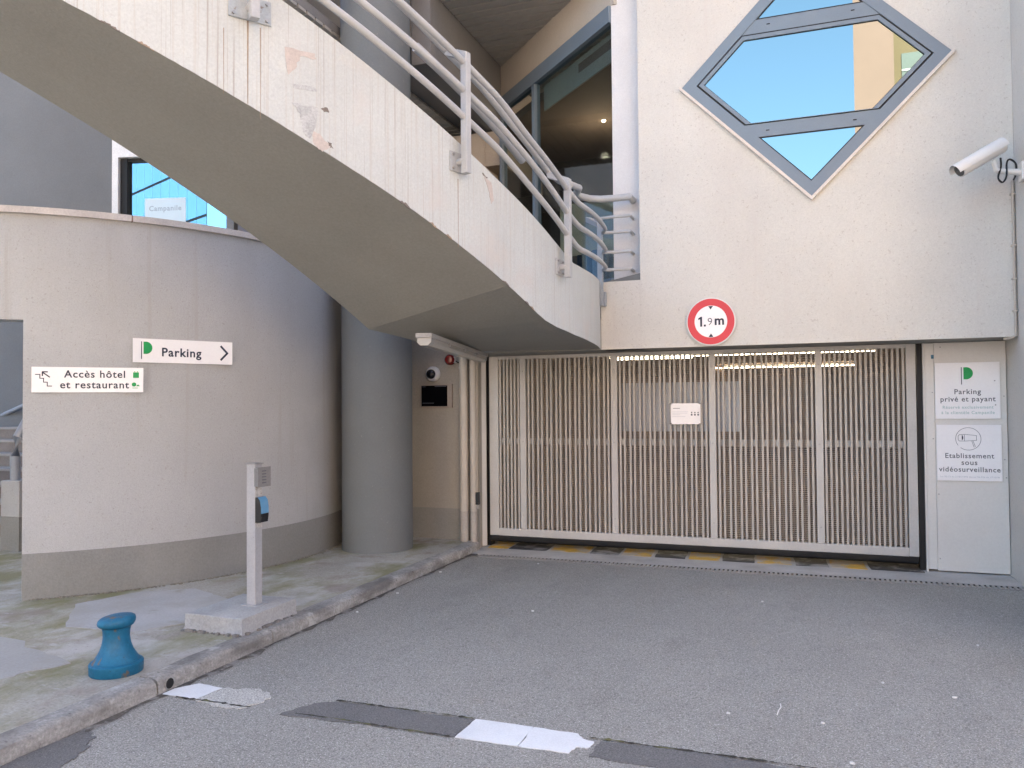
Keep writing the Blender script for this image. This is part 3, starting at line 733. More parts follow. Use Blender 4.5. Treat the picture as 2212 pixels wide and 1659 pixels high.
for th, zb, zt in ((-49.0, 4.18, 5.05), (-34.5, 3.60, 4.45), (-19.75, 3.05, 3.84), (-5.95, 2.545, 3.325)):
    radial_box('post', th, RR - .02, RR + .03, .0235, zb, zt)
    radial_box('post_arm', th, 5.47, RR + .028, .022, zt - .05, zt + .001, zt + .03, zt + .085)
    pl = radial_box('foot_plate', th, RO + .0005, RO + .011, .075 if th > -30 else .115, zb + .02, zb + .15, m=RUSTY if th < -30 else METALG)
    er = Vector((math.cos(R(th)), math.sin(R(th)), 0)); et = Vector((-er.y, er.x, 0))
    hw = .05 if th > -30 else .09
    put('post_gusset', MB().tube([Vector(pol(RO + .01, th, zb + .085)), Vector(pol(RR, th, zb + .085))], .026, 8), METALG, rail, smooth=True)
    for s in (-1, 1):
        for dz in (.04, .13):
            q = Vector(pol(RO + .011, th, zb + dz)) + et * hw * s
            put('bolt', MB().tube([q, q + er * .012], .009, 6), STEEL, pl)
put('post', MB().box(-1.915, -1.865, 7.655, 7.705, 2.50, 3.315), METALB, rail, bevel=.003)
mb = MB().rings([[(-1.913, 7.656, 3.27), (-1.867, 7.656, 3.27), (-1.867, 7.656, 3.316), (-1.913, 7.656, 3.316)], [(-2.06, 7.78, 3.36), (-2.02, 7.81, 3.36), (-2.02, 7.81, 3.41), (-2.06, 7.78, 3.41)]])
put('post_arm', mb, METALB, rail)
put('foot_plate', MB().box(-1.935, -1.845, 7.706, 7.748, 2.50, 2.64), METALB, rail, bevel=.004)

# ================================================================== GARAGE GATE
GY = 8.25
gate = thing('garage_gate', (-1.18, GY, 0), 'wide pale slatted metal garage gate with fine mesh behind the slats', 'gate')
put('stile', MB().box(-3.29, -3.185, GY - .03, GY + .04, .12, 2.07), GATEM, gate, bevel=.003)
put('stile', MB().box(.85, .93, GY - .03, GY + .04, .12, 2.07), GATEM, gate, bevel=.003)
put('bottom_rail', MB().box(-3.1845, .8495, GY - .034, GY + .04, .118, .20), GATEM, gate, bevel=.006)
put('top_rail', MB().box(-3.1845, .8495, GY - .028, GY + .04, 2.035, 2.07), GATEM, gate)
mul = [-2.90, -1.895, -.898, .095]
for mx_ in mul:
    o = put('mullion', MB().box(mx_ - .033, mx_ + .033, GY - .03, GY + .02, .2005, 2.0345), GATEM, gate, bevel=.003)
    for zz in (.35, 1.14, 1.9):
        put('rivet', MB().tube([(mx_, GY - .030, zz), (mx_, GY - .034, zz)], .007, 8), STEEL, o)
sm = mesh_at(MB().box(-.0098, .0098, -.016, .016, -.917, .917), GATES, 'slat')
clm = mesh_at(MB().box(-.0122, .0122, -.004, .004, -.03, .03), GATEM, 'cleat')
edges = [(-3.185, -2.933, 3)] + [(mul[k] + .033, (mul[k + 1] if k < 3 else .883) - .033, 9 if k < 3 else 8) for k in range(4)]
for a, b, n_ in edges:
    pt = (b - a) / n_
    for k in range(n_):
        cx_ = a + pt * (k + .5)
        inst('cleat', clm, gate, (cx_, GY + .006, 1.145))
        for s in (-1, 1):
            inst('slat', sm, gate, (cx_ + s * .0222, GY - .004, 1.1175))
    put('middle_rail', MB().box(a + .001, b - .001, GY + .052, GY + .062, 1.105, 1.18), GATEM, gate)
mb = MB(); zz = .21
while zz < 2.03:
    mb.box(-3.184, .849, GY + .042, GY + .047, zz, zz + .0118); zz += .0185
xx = -3.15
while xx < .84:
    mb.box(xx, xx + .004, GY + .0471, GY + .051, .2, 2.03); xx += .05
put('mesh_backing', mb, GATEB, gate, kind='stuff')
pf = [(-.04, .118), (-.042, .09), (-.036, .065), (-.015, .05), (.02, .05), (.04, .065), (.04, .118)]
put('rubber_seal', MB().rings([[(xx, GY + a, b) for a, b in pf] for xx in (-3.285, .925)]), RUBBER, gate, smooth=True)
put('back_plate', MB().box(-1.82, -.62, GY + .032, GY + .036, 1.255, 1.755), mat('plate_pale', (.55, .56, .57), .6, .03, 3), gate)
gd = thing('gate_guides', (-1.1, 8.3, 0), 'dark vertical guide rails at both ends of the garage gate', 'guide rail')
put('guide', MB().box(-3.335, -3.295, GY - .0, GY + .12, 0, 2.07), RUBBER, gd)
put('guide', MB().box(.938, .985, GY - .02, GY + .12, 0, 2.07), RUBBER, gd)
put('guide_lip', MB().box(.985, 1.0, GY - .06, GY + .02, 0, 2.07), PANEL, gd)
jp = thing('jamb_panel', (-3.36, 8.1, 0), 'narrow pale metal jamb cover left of the gate beside the pipes', 'cover panel')
put('cover', MB().prism([(0, 0), (.058, .10), (.052, .105), (-.006, .005)], (-3.372, 8.085, 2.07), (1, 0, 0), (0, 1, 0), 2.06), PANEL, jp)
put('back_strip', MB().box(-3.342, -3.336, 8.19, 8.36, 0, 2.07), PIPE, jp)
nt_ = thing('notice', (-1.158, 8.19, 1.33), 'small white notice with three pictograms tied to the gate', 'notice')
put('sheet', MB().box(-1.305, -1.012, 8.196, 8.199, 1.33, 1.54), SIGNW, nt_)
X1 = Vector((1, 0, 0)); nc = Vector((-1.158, 8.196, 1.435))
flat('text_line', [[(-.125 + 0, .052), (-.055, .052), (-.055, .057), (-.125, .057)]], nt_, nc, X1, UP, INKL)
for k, (w_, zz) in enumerate(((.16, .018), (.15, .004), (.08, -.012), (.13, -.03))):
    flat('text_line', [[(-.133, zz), (-.133 + w_, zz), (-.133 + w_, zz + .003), (-.133, zz + .003)]], nt_, nc, X1, UP, mat('ink_faint', (.5, .52, .56), .6, 0, 1, 0))
for k in range(3):
    u = .052 + k * .032
    flat('pictogram', [arcpts(u + .008, .012, .007, 0, 345, 10), [(u, -.018), (u + .016, -.018), (u + .016, -.002), (u, -.002)]], nt_, nc, X1, UP, INK)
for u, v in ((-.146, .1), (.146, .1), (-.146, -.1), (.146, -.1)):
    put('cable_tie', MB().box(nc.x + u - .016, nc.x + u + .006, 8.1935, 8.2385, nc.z + v - .003, nc.z + v + .003), PLASTB, nt_)
# garage lamps
for k, (a, b, yy, zz, lab) in enumerate(((-3.05, -1.72, 13.0, 2.29, 'nearest lit fluorescent tube glowing behind the gate top, left of the others'), (-2.1, 1.1, 15.0, 2.395, 'long lit fluorescent tube behind the gate top on the right'), (-2.2, 1.0, 20.0, 2.36, 'lower lit fluorescent tube deep inside the garage'))):
    tl = thing('garage_tube_light', ((a + b) / 2, yy, zz), lab, 'light', 'fluorescent lights inside the garage')
    put('tube', MB().tube([(a, yy, zz), (b, yy, zz)], .036 if k == 0 else .019, 8), emit('tube_glow%d' % k, (1, .84, .58), 7), tl, smooth=True)
    put('batten', MB().box(a, b, yy + .03, yy + .09, zz + .0, 2.449), METALG, tl)

# ================================================================== SIGN PANEL right of the gate
pn = thing('side_panel', (1.33, 8.2, 0), 'white sheet metal cover panel right of the garage gate', 'panel')
put('sheet', MB().box(1.078, 1.646, 8.19, 8.26, .012, 2.07), PANEL, pn, bevel=.002)
put('edge_strip', MB().box(1.002, 1.0765, 8.197, 8.262, .02, 2.068), PANEL, pn, bevel=.002)
for xx, zz in ((1.095, .12), (1.095, .7), (1.62, 1.02), (1.06, 1.62), (1.625, 1.58), (1.06, 1.2), (1.13, 2.03), (1.63, .86)):
    put('screw', MB().tube([(xx, 8.1905 if xx > 1.078 else 8.1975, zz), (xx, 8.186 if xx > 1.078 else 8.193, zz)], .006, 8), STEEL, pn)
def panel_sign(nm, x0, x1, z0, z1, label):
    t = thing(nm, ((x0 + x1) / 2, 8.175, z0), label, 'sign')
    put('board', MB().box(x0, x1, 8.172, 8.1885, z0, z1), SIGNW, t, bevel=.0015)
    return t, Vector(((x0 + x1) / 2, 8.172, (z0 + z1) / 2))
t, c = panel_sign('private_parking_sign', 1.081, 1.594, 1.381, 1.886, 'square white private parking sign with green half disc above the surveillance sign')
pmark(t, c, X1, -.02, .155, 1.0, INKL)
text('lettering', 'Parking', t, c + UP * -.012, X1, UP, INKL, width=.21, bold=.0012)
text('lettering', 'priv\u00e9 et payant', t, c + UP * -.078, X1, UP, INKL, width=.435, bold=.0012)
text('lettering', 'R\u00e9serv\u00e9 exclusivement', t, c + UP * -.150, X1, UP, INKG, width=.40, bold=.0008)
text('lettering', '\u00e0 la client\u00e8le Campanile', t, c + UP * -.198, X1, UP, INKG, width=.42, bold=.0008)
for xx, zz in ((.215, .085), (.218, -.13)):
    put('screw', MB().tube([c + Vector((xx, 0, zz)), c + Vector((xx, -.003, zz))], .006, 8), STEEL, t)
t, c = panel_sign('video_surveillance_sign', 1.085, 1.597, .826, 1.327, 'square white video surveillance sign with camera outline below the parking sign')
flat('circle_outline', stroke(arcpts(-.005, .125, .1, -128, 215, 40), .0035), t, c, X1, UP, INKL)
flat('camera_outline', stroke([(-.03, .165), (.06, .155), (.06, .112), (-.035, .105), (-.035, .165)], .0035) + stroke([(-.035, .165), (-.075, .162), (-.085, .15), (-.085, .12), (-.078, .106), (-.035, .105)], .0035) + stroke([(.022, .108), (.04, .05)], .0035) + stroke([(.032, .108), (.05, .055)], .0035), t, c, X1, UP, INKL)
flat('lens_mark', [[(-.055, .11), (-.047, .12), (-.044, .136), (-.047, .152), (-.055, .16), (-.056, .136)]], t, c, X1, UP, INK)
text('lettering', 'Etablissement', t, c + UP * -.028, X1, UP, INKL, width=.385, bold=.0012)
text('lettering', 'sous', t, c + UP * -.088, X1, UP, INKL, width=.125, bold=.0012)
text('lettering', 'vid\u00e9osurveillance', t, c + UP * -.150, X1, UP, INKL, width=.485, bold=.0012)
text('lettering', 'Loi 95-73 du 21/01/1995 d\u00e9cret 96-926 du 17/10/96', t, c + UP * -.215, X1, UP, mat('ink_faint2', (.45, .47, .5), .6, 0, 1, 0), width=.47)
sk = put('sticker', MB().box(1.055, 1.16, 8.1945, 8.1965, 1.927, 1.962), BLUESTK, label='small blue sticker above the private parking sign', cat='sticker')
# height limit sign
hs = thing('height_limit_sign', (-.845, FY - .03, 2.083), 'round red and white 1.9 m height limit sign on the fascia', 'sign')
hcn = Vector((-.845, FY - .032, 2.305))
def disc(nm, r, yo, dep, m, n=64): return put(nm, MB().prism(arcpts(0, 0, r, 0, 360 - 360 / n, n - 1), hcn + Vector((0, yo, 0)), X1, UP, dep), m, hs)
disc('backing', .225, 0, .02, PLASTW)
for r0, r1, m, yo in ((.150, .215, RED, -.0015),):
    mb = MB(); A = arcpts(0, 0, r1, 0, 360, 64); B = arcpts(0, 0, r0, 0, 360, 64)
    for k in range(64): mb.quad(*[hcn + Vector((u, yo, v)) for u, v in (A[k], A[k + 1], B[k + 1], B[k])])
    put('red_ring', mb, RED, hs)
disc('white_disc', .149, -.0012, .001, SIGNW)
flat('triangle', [[(-.022, .145), (0, .112), (.022, .145)][::-1]], hs, hcn, X1, UP, INK, .003)
flat('triangle', [[(-.022, -.145), (.022, -.145), (0, -.112)]], hs, hcn, X1, UP, INK, .003)
flat('digit_one', [[(-.098, -.045), (-.080, -.045), (-.080, .048), (-.092, .048), (-.115, .034), (-.115, .018), (-.098, .026)], [(-.064, -.045), (-.046, -.045), (-.046, -.027), (-.064, -.027)]], hs, hcn, X1, UP, INK, .003)
text('lettering', '9', hs, hcn + Vector((-.008, 0, -.004)), X1, UP, INK, width=.04, bold=-.001, lift=.003)
text('lettering', 'm', hs, hcn + Vector((.078, 0, .004)), X1, UP, INK, width=.085, bold=.003, lift=.003)
put('bracket', MB().box(-.9, -.79, FY - .0115, FY + .0, 2.2, 2.4), STEEL, hs)

# ================================================================== CCTV CAMERA on the side wall
cv = thing('security_camera', (1.6, 7.35, 3.3), 'white bullet security camera on a wall bracket in the upper right corner', 'security camera')
a_ = Vector((1.15, 7.30, 3.385)); b_ = Vector((1.50, 7.42, 3.595)); ax = (b_ - a_).normalized()
sx = ax.cross(UP).normalized(); sy = sx.cross(ax)
def ov(r, ry, p, n=16): return [p + sx * r * math.cos(2 * math.pi * k / n) + sy * ry * math.sin(2 * math.pi * k / n) for k in range(n)]
put('housing', MB().rings([ov(.063, .057, a_ + ax * .03), ov(.063, .057, b_)]), PLASTW, cv, smooth=True)
hd = [(.072 * math.cos(R(k)), .066 * math.sin(R(k))) for k in range(-12, 193, 15)]
rs = []
for q in (a_ - ax * .01, b_ + ax * .015):
    rs.append([q + sx * u + sy * v for u, v in hd] + [q + sx * u * .955 + sy * v * .955 for u, v in hd[::-1]])
put('sun_hood', MB().rings(rs), PLASTW, cv, smooth=True)
put('lens_glass', MB().rings([ov(.055, .05, a_ + ax * .026), ov(.055, .05, a_ + ax * .0299)]), BLANKD, cv, smooth=True)
put('arm', MB().tube([(1.43, 7.39, 3.475), (1.45, 7.40, 3.40), (1.52, 7.42, 3.385), (1.64, 7.44, 3.37)], [.018, .02, .022, .028], 10), PLASTW, cv, smooth=True)
put('wall_plate', MB().box(1.625, 1.651, 7.38, 7.50, 3.30, 3.45), PLASTW, cv, bevel=.004)
cb = [(1.49, 7.43, 3.50), (1.485, 7.40, 3.42), (1.46, 7.38, 3.33), (1.49, 7.38, 3.29), (1.52, 7.39, 3.34), (1.53, 7.42, 3.45), (1.56, 7.46, 3.49), (1.61, 7.5, 3.46), (1.63, 7.6, 3.40), (1.635, 7.7, 3.38)]
def smooth_path(P, n=6):
    P = [Vector(p) for p in P]; out = []
    for k in range(len(P) - 1):
        a = P[max(0, k - 1)]; b = P[k]; c_ = P[k + 1]; d_ = P[min(len(P) - 1, k + 2)]
        for q in range(n):
            t = q / n
            out.append(.5 * ((2 * b) + (c_ - a) * t + (2 * a - 5 * b + 4 * c_ - d_) * t * t + (3 * b - a - 3 * c_ + d_) * t ** 3))
    return out + [P[-1]]
put('cable', MB().tube(smooth_path(cb), .008, 6), PLASTB, cv, smooth=True)
cd = thing('conduit', (1.63, 7.73, 2.08), 'thin cream conduit pipe running down the corner below the security camera', 'pipe')
put('pipe', MB().tube([(1.632, 7.732, 3.38), (1.632, 7.732, 2.12), (1.630, 7.735, 2.085), (1.60, 7.75, 2.065), (1.56, 7.80, 2.06)], .0115, 8), PIPE, cd, smooth=True)
for zz in (3.26, 2.83, 2.55, 2.28): put('clip', MB().box(1.612, 1.651, 7.718, 7.7495, zz, zz + .014), PIPE, cd)

# ================================================================== RECESS WALL ITEMS
RY = 8.047
dm = thing('dome_camera', (-3.878, 8.04, 1.84), 'round white and black dome camera on the recess wall', 'security camera')
put('base_ring', MB().rings([[(-3.878 + r_ * math.cos(2 * math.pi * k / 24), yo, 1.886 + r_ * math.sin(2 * math.pi * k / 24)) for k in range(24)] for r_, yo in ((.082, RY), (.082, RY - .03), (.07, RY - .05), (.055, RY - .052))]), PLASTW, dm, smooth=True)
put('dome', MB().rings([[(-3.885 + .054 * math.cos(R(e)) * math.cos(2 * math.pi * k / 20), RY - .052 - .045 * math.sin(R(e)), 1.883 + .054 * math.cos(R(e)) * math.sin(2 * math.pi * k / 20)) for k in range(20)] for e in (0, 20, 40, 60, 80)]), PLASTB, dm, smooth=True)
dp = thing('display_panel', (-3.83, 8.04, 1.51), 'black rectangular display panel in a beige frame below the dome camera', 'display')
put('frame', MB().box(-4.02, -3.645, RY - .03, RY, 1.513, 1.772), mat('frame_beige', (.34, .29, .25), .5), dp, bevel=.004)
put('screen', MB().box(-4.012, -3.70, RY - .034, RY - .0305, 1.53, 1.757), SCREEN, dp)
for u0, u1, zz in ((-4.0, -3.96, 1.745), (-3.85, -3.71, 1.747), (-4.0, -3.86, 1.565)):
    put('text_line', MB().box(u0, u1, RY - .0355, RY - .0342, zz - .003, zz + .003), INKL, dp)
bc = thing('alarm_beacon', (-3.64, 8.0, 2.0), 'dark red alarm beacon under the end of the batten light', 'beacon')
put('lens', MB().rings([[(-3.66 + r_ * math.cos(2 * math.pi * k / 20), yo, 2.035 + r_ * math.sin(2 * math.pi * k / 20)) for k in range(20)] for r_, yo in ((.058, RY - .02), (.058, RY - .06), (.04, RY - .085), (.012, RY - .09))]), BEACON, bc, smooth=True)
put('base', MB().box(-3.665, -3.60, RY - .05, RY, 2.0, 2.07), PLASTW, bc, bevel=.004)
put('cable', MB().tube([(-3.6, 8.02, 2.02), (-3.56, 8.01, 2.0), (-3.52, 8.01, 2.02), (-3.5, 8.02, 2.05)], .006, 6), PLASTB, bc, smooth=True)
for k, (xx, r_, lab) in enumerate(((-3.498, .046, 'thick cream drainpipe on the recess wall left of the gate'), (-3.392, .036, 'thinner cream pipe beside the thick drainpipe left of the gate'))):
    pp = thing('drainpipe', (xx, 8.0, PV), lab, 'pipe')
    put('upper_pipe', MB().revolve([(r_, .40), (r_, SOF)], xx, RY - r_ - .004, 18), PIPE, pp, smooth=True)
    put('painted_foot', MB().revolve([(r_ + .0006, PV - .02), (r_ + .0006, .3995)], xx, RY - r_ - .004, 18), mat('pipe_foot', (.40, .365, .33), .7, .06, 4), pp, smooth=True)
    for zz in (1.93, 1.15): put('collar', MB().revolve([(r_ + .004, zz), (r_ + .004, zz + .025)], xx, RY - r_ - .004, 18), PIPE, pp, smooth=True)
kb = thing('key_switch', (-3.34, 8.03, .45), 'small black switch box hanging on a cable left of the gate', 'switch box')
put('box', MB().box(-3.375, -3.325, 7.985, 8.03, .472, .605), PLASTB, kb, bevel=.006)
put('cable', MB().tube([(-3.352, 8.01, .60), (-3.350, 8.015, 1.3), (-3.347, 8.02, 2.06)], .0065, 6), PIPE, kb, smooth=True)
put('bracket', MB().box(-3.365, -3.335, 8.0, 8.02, .43, .4715), STEEL, kb)
# batten light under the landing
bl = thing('batten_light', (-2.9, 6.4, 1.98), 'long clear covered fluorescent batten light under the stair landing', 'light')
bA, bB = Vector((-2.66, 5.35, 0)), Vector((-3.22, 7.86, 0)); bd = (bB - bA).normalized(); bs = Vector((bd.y, -bd.x, 0))
def batt(name, prof, m, a=bA, b=bB):
    return put(name, MB().rings([[p + bs * u + UP * v for u, v in prof] for p in (a, b)]), m, bl, smooth=True)
batt('tray', [(-.06, 2.078), (-.06, 2.045), (.06, 2.045), (.06, 2.078)], mat('batten_grey', (.33, .32, .31), .5))
batt('diffuser', [(-.055, 2.044), (-.052, 2.01), (-.028, 1.988), (.028, 1.988), (.052, 2.01), (.055, 2.044)], mat('diffuser', (.34, .33, .31), .25, .03, 3, 0, spec=.6), bA + bd * .02, bB - bd * .02)
for q in (.25, .5, .75):
    p = bA + (bB - bA) * q
    for s in (-1, 1): put('clip', MB().tube([p + bs * .064 * s + UP * 2.02, p + bs * .064 * s + UP * 2.05], .006, 6), STEEL, bl)

# ================================================================== ACCESS POST + BLOCK, BOLLARD
blk = thing('concrete_block', (-3.64, 4.55, PV), 'rough grey concrete block at the kerb carrying the access post', 'block')
mb = MB(); rr = random.Random(3)
n = 7; rs = []
def ringsq(z_, e, j):
    P_ = []
    xa, xb, ya, yb = -3.875 - e, -3.42 + e, 4.265 - e, 4.845 + e
    for a, b in (((xa, ya), (xb, ya)), ((xb, ya), (xb, yb)), ((xb, yb), (xa, yb)), ((xa, yb), (xa, ya))):
        for k in range(n):
            t_ = k / n; P_.append((a[0] + (b[0] - a[0]) * t_ + rr.uniform(-j, j), a[1] + (b[1] - a[1]) * t_ + rr.uniform(-j, j), z_ + rr.uniform(-j, j)))
    return P_
put('block_body', MB().rings([ringsq(PV - .02, .012, .003), ringsq(PV + .012, .006, .003), ringsq(PV + .025, 0, .001), ringsq(.185, 0, .001), ringsq(.19, -.006, .0005)]), CONC, blk, smooth=True)
rr = random.Random(9); mb = MB()
for k in range(46):
    e = rr.random()
    if e < .55: px, py = rr.uniform(-3.87, -3.42), 4.245 + rr.uniform(-.012, .006)
    else: px, py = -3.405 + rr.uniform(-.006, .01), rr.uniform(4.27, 4.84)
    s = rr.uniform(.005, .013); mb.box(px - s, px + s, py - s, py + s, PV - .004, PV + s * 1.3)
put('crumbled_mortar', mb, mat('mortar_crumb', (.24, .225, .21), .95, .15, 30), blk, kind='stuff')
ap = thing('access_post', (-3.60, 4.61, .19), 'grey square steel access post with card reader on the concrete block', 'access post')
put('column', MB().box(-3.628, -3.556, 4.572, 4.648, .192, 1.15), POSTG, ap, bevel=.004)
put('cap', MB().box(-3.634, -3.548, 4.563, 4.658, 1.1505, 1.156), STEEL, ap)
put('foot_plate', MB().box(-3.655, -3.525, 4.545, 4.675, .188, .196), POSTG, ap)
bx = put('intercom_box', MB().box(-3.5555, -3.515, 4.560, 4.660, 1.0, 1.125), mat('intercom_grey', (.20, .195, .19), .5, .05, 9), ap, bevel=.002)
put('faceplate', MB().prism([(0, 0), (.125, .0), (.125, .135), (0, .135)], (-3.512, 4.545, .997), (.08, 1, 0), (0, 0, 1), .003), mat('faceplate', (.25, .24, .23), .45), bx)
for k in range(5): put('button_row', MB().box(-3.5095, -3.5055, 4.585, 4.635, 1.022 + k * .02, 1.028 + k * .02), INKL, bx)
put('mount_patch', MB().box(-3.5569, -3.5545, 4.576, 4.644, .93, .998), mat('scraped_paint', (.55, .53, .5), .7, .1, 40, .1, 90, layers=[((.2, .13, .08), 60, .6, .68, None, .9, 3)]), ap)
put('mount_patch', MB().box(-3.5569, -3.5545, 4.576, 4.644, .715, .752), MATS['scraped_paint'], ap)
cpf = [(0, .925), (.02, .925), (.038, .905), (.046, .86), (.047, .80), (.04, .755), (0, .752)]
rd = put('card_reader', MB().rings([[(-3.5545 + a, yy, b) for a, b in cpf] for yy in (4.57, 4.655)]), PLASTB, ap, smooth=True)
lf = [(.0205, .9265), (.0392, .9058), (.0475, .86), (.0485, .815), (.0475, .815), (.0465, .86), (.038, .9035), (.0195, .924)]
put('blue_cover', MB().rings([[(-3.5545 + a, yy, b) for a, b in lf] for yy in (4.571, 4.654)]), BLUELID, rd, smooth=True)
bo = thing('bollard', (-3.635, 3.47, PV), 'low blue painted mooring style bollard on the pavement by the kerb', 'bollard')
BC = (-3.635, 3.475)
put('base', MB().revolve([(.132, PV - .005), (.138, PV + .004), (.140, PV + .055), (.134, PV + .062), (.125, PV + .064)], *BC, 48), BLUEP, bo, smooth=True)
put('stem', MB().revolve([(.1255, PV + .0645), (.116, PV + .075), (.102, PV + .095), (.087, PV + .122), (.075, PV + .155), (.069, PV + .195), (.070, PV + .228), (.076, PV + .250)], *BC, 48), BLUEP, bo, smooth=True)
hd = []
for r_, z_ in ((.076, .2505), (.089, .258), (.097, .269), (.099, .283), (.095, .296), (.082, .306), (.06, .312), (.03, .315), (.004, .316)):
    hd.append([(BC[0] + r_ * math.cos(2 * math.pi * k / 48), BC[1] + r_ * math.sin(2 * math.pi * k / 48), PV + z_ + (.10 * r_ * math.cos(2 * math.pi * k / 48 - .6) if z_ > .255 else 0) * min(1, (z_ - .25) / .03)) for k in range(48)])
put('head', MB().rings(hd), BLUEP, bo, smooth=True)

# ================================================================== LEFT OPENING: steps, low wall, handrail
lw = thing('low_wall', (-7.7, 6.1, PV), 'short pale end wall with handrail foot inside the doorway at the left edge', 'low wall')
put('wall_block', MB().box(-7.86, -7.60, 6.02, 7.6, .43, .80), DRUM, lw, bevel=.006)
put('painted_base', MB().box(-7.861, -7.599, 6.019, 7.6, PV - .01, .4295), BASEP, lw)
hr = thing('entry_handrail', (-7.72, 6.2, .8), 'thick grey tube handrail rising beside the steps in the doorway', 'handrail')
put('tube', MB().tube([(-7.73, 6.08, .78), (-7.735, 6.08, 1.05), (-7.72, 6.10, 1.25), (-7.67, 6.18, 1.45), (-7.58, 6.32, 1.62), (-7.45, 6.55, 1.78), (-7.2, 7.0, 1.95)], .048, 14), METALB, hr, smooth=True)
put('second_tube', MB().tube([(-7.62, 6.12, .8), (-7.60, 6.15, 1.15), (-7.54, 6.25, 1.4), (-7.4, 6.5, 1.55)], .022, 10), METALB, hr, smooth=True)
es = thing('entry_steps', (-8.6, 7.0, PV), 'brown stone steps rising inside the doorway at the left edge', 'steps')
STP = mat('step_stone', (.24, .20, .17), .8, .1, 4, .06, 50)
for k in range(7):
    put('step', MB().box(-11.5, -7.88, 6.7 + k * .30, 9.5, PV + k * .17, PV + (k + 1) * .17 - .03), STP, es)
    put('nosing', MB().box(-11.5, -7.88, 6.68 + k * .30, 9.5, PV + (k + 1) * .17 - .0295, PV + (k + 1) * .17), mat('nosing', (.36, .33, .30), .8), es)
sw = thing('stairwell_wall', (-9.5, 9.6, 0), 'blue grey wall with sloping handrail behind the doorway at left', 'wall')
put('wall_face', MB().box(-13.5, -6.0, 8.9, 9.0, PV, 2.9), mat('stairwell_paint', (.36, .40, .45), .8, .04, 1), sw)
put('rail', MB().tube([(-12, 8.75, 1.25), (-7.4, 8.75, 2.75)], .03, 10), METALB, sw, smooth=True)
for q in (.3, .62, .9):
    p = Vector((-12 + 4.6 * q, 8.76, 1.22 + 1.5 * q)); put('rail_bracket', MB().tube([p, p + Vector((0, .04, -.05)), p + Vector((0, .14, -.05))], .012, 6), METALB, sw)

# ================================================================== UPPER LEFT FACADE: rounded grey wall and window
fc = thing('rounded_facade', (-12, 10, 2.7), 'rounded grey facade wall above the curved wall at upper left', 'wall')
W1 = Vector((-10.0, 9.53, 0)); FC = Vector((-13.5, 14.0, 0)); FR = (W1 - FC).length
a1 = math.degrees(math.atan2(W1.y - FC.y, W1.x - FC.x))
mb = MB(); rs = []
for k in range(41):
    t_ = a1 - 130 + 130 * k / 40
    e = Vector((math.cos(R(t_)), math.sin(R(t_)), 0))
    rs.append([FC + e * FR + UP * 0, FC + e * FR + UP * 8.4, FC + e * (FR - .3) + UP * 8.4, FC + e * (FR - .3)])
put('wall_face', mb.rings(rs), GREYWALL, fc, smooth=True)
pw = thing('mirrored_window', (-9.2, 9.8, 2.7), 'dark framed mirrored window with a pale film bearing a hotel name', 'window')
wd = Vector((.97, .25, 0)).normalized(); wn = Vector((wd.y, -wd.x, 0))
def wq(s, z_, off=0.0): return W1 + wd * s + wn * off + UP * z_
def wbar(name, s0, s1, z0, z1, o0, o1, m):
    return put(name, MB().rings([[wq(s0, z0, o0), wq(s1, z0, o0), wq(s1, z0, o1), wq(s0, z0, o1)], [wq(s0, z1, o0), wq(s1, z1, o0), wq(s1, z1, o1), wq(s0, z1, o1)]]), m, pw)
wbar('reveal', .0, .10, 2.7, 6.2, -.1, .12, mat('reveal_white', (.78, .77, .75), .8))
wbar('reveal', .1005, 2.6, 5.38, 6.2, -.1, .12, MATS['reveal_white'])
wbar('frame_jamb', .101, .21, 2.7, 5.379, -.08, .06, GASKET)
wbar('frame_jamb', 1.80, 1.92, 2.7, 5.379, -.08, .06, mat('jamb_grey', (.2, .2, .2), .6))
wbar('frame_head', .2105, 1.799, 5.33, 5.379, -.08, .04, GASKET)
wbar('pane', .2105, 1.7995, 2.7, 5.33, -.02, -.01, MIRROR2)
fl = wbar('window_film',   .46, 1.12, 3.6, 4.76, -.009, -.006, FROST)
text('lettering', 'Campanile', pw, wq(.79, 4.60, -.005), wd, UP, mat('film_ink', (.36, .45, .52), .6, 0, 1, 0), width=.52, bold=.002)
put('side_return', MB().box(-8.05, -7.3, 10.3, 10.5, 2.7, 6.3), mat('return_dark', (.05, .05, .05), .8), fc)

# ================================================================== BUILDINGS BEHIND THE CAMERA (block and tower seen in the panes, cream pair added to bounce light)
ab = thing('apartment_building', (8, -30, 0), 'tall beige apartment block reflected in the diamond window', 'building')
slab('blank_pier', [(2.25, -25), (3.4, -36), (3.95, -36), (3.95, -25)], 0, 29, BEIGE, ab)
put('facade', MB().box(3.9505, 26, -36, -26.5, 0, 28), YELLO, ab)
for fl_ in range(9):
    zf = 1.0 + fl_ * 3.05
    for k in range(4):
        xw = 4.42 + k * 3.6
        wn_ = put('window', MB().box(xw, xw + 1.9, -26.6, -26.44, zf, zf + 1.75), BLANKD, ab)
        put('shutter_rail', MB().box(xw, xw + 1.9, -26.44, -26.40, zf + .9, zf + .98), METALG, wn_)
        put('sill', MB().box(xw - .1, xw + 2.0, -26.5, -26.30, zf - .12, zf - .001), BEIGE, wn_)
cb1 = thing('bounce_building', (23, -28, 0), 'pale cream building row added behind the camera to bounce warm light', 'building')  # added, unseen: warm walls that throw sunlight back into the yard
put('wall', MB().box(11, 34, -34, -22, 0, 17), mat('bounce_cream', (.66, .56, .44), .9, .03, .5), cb1)
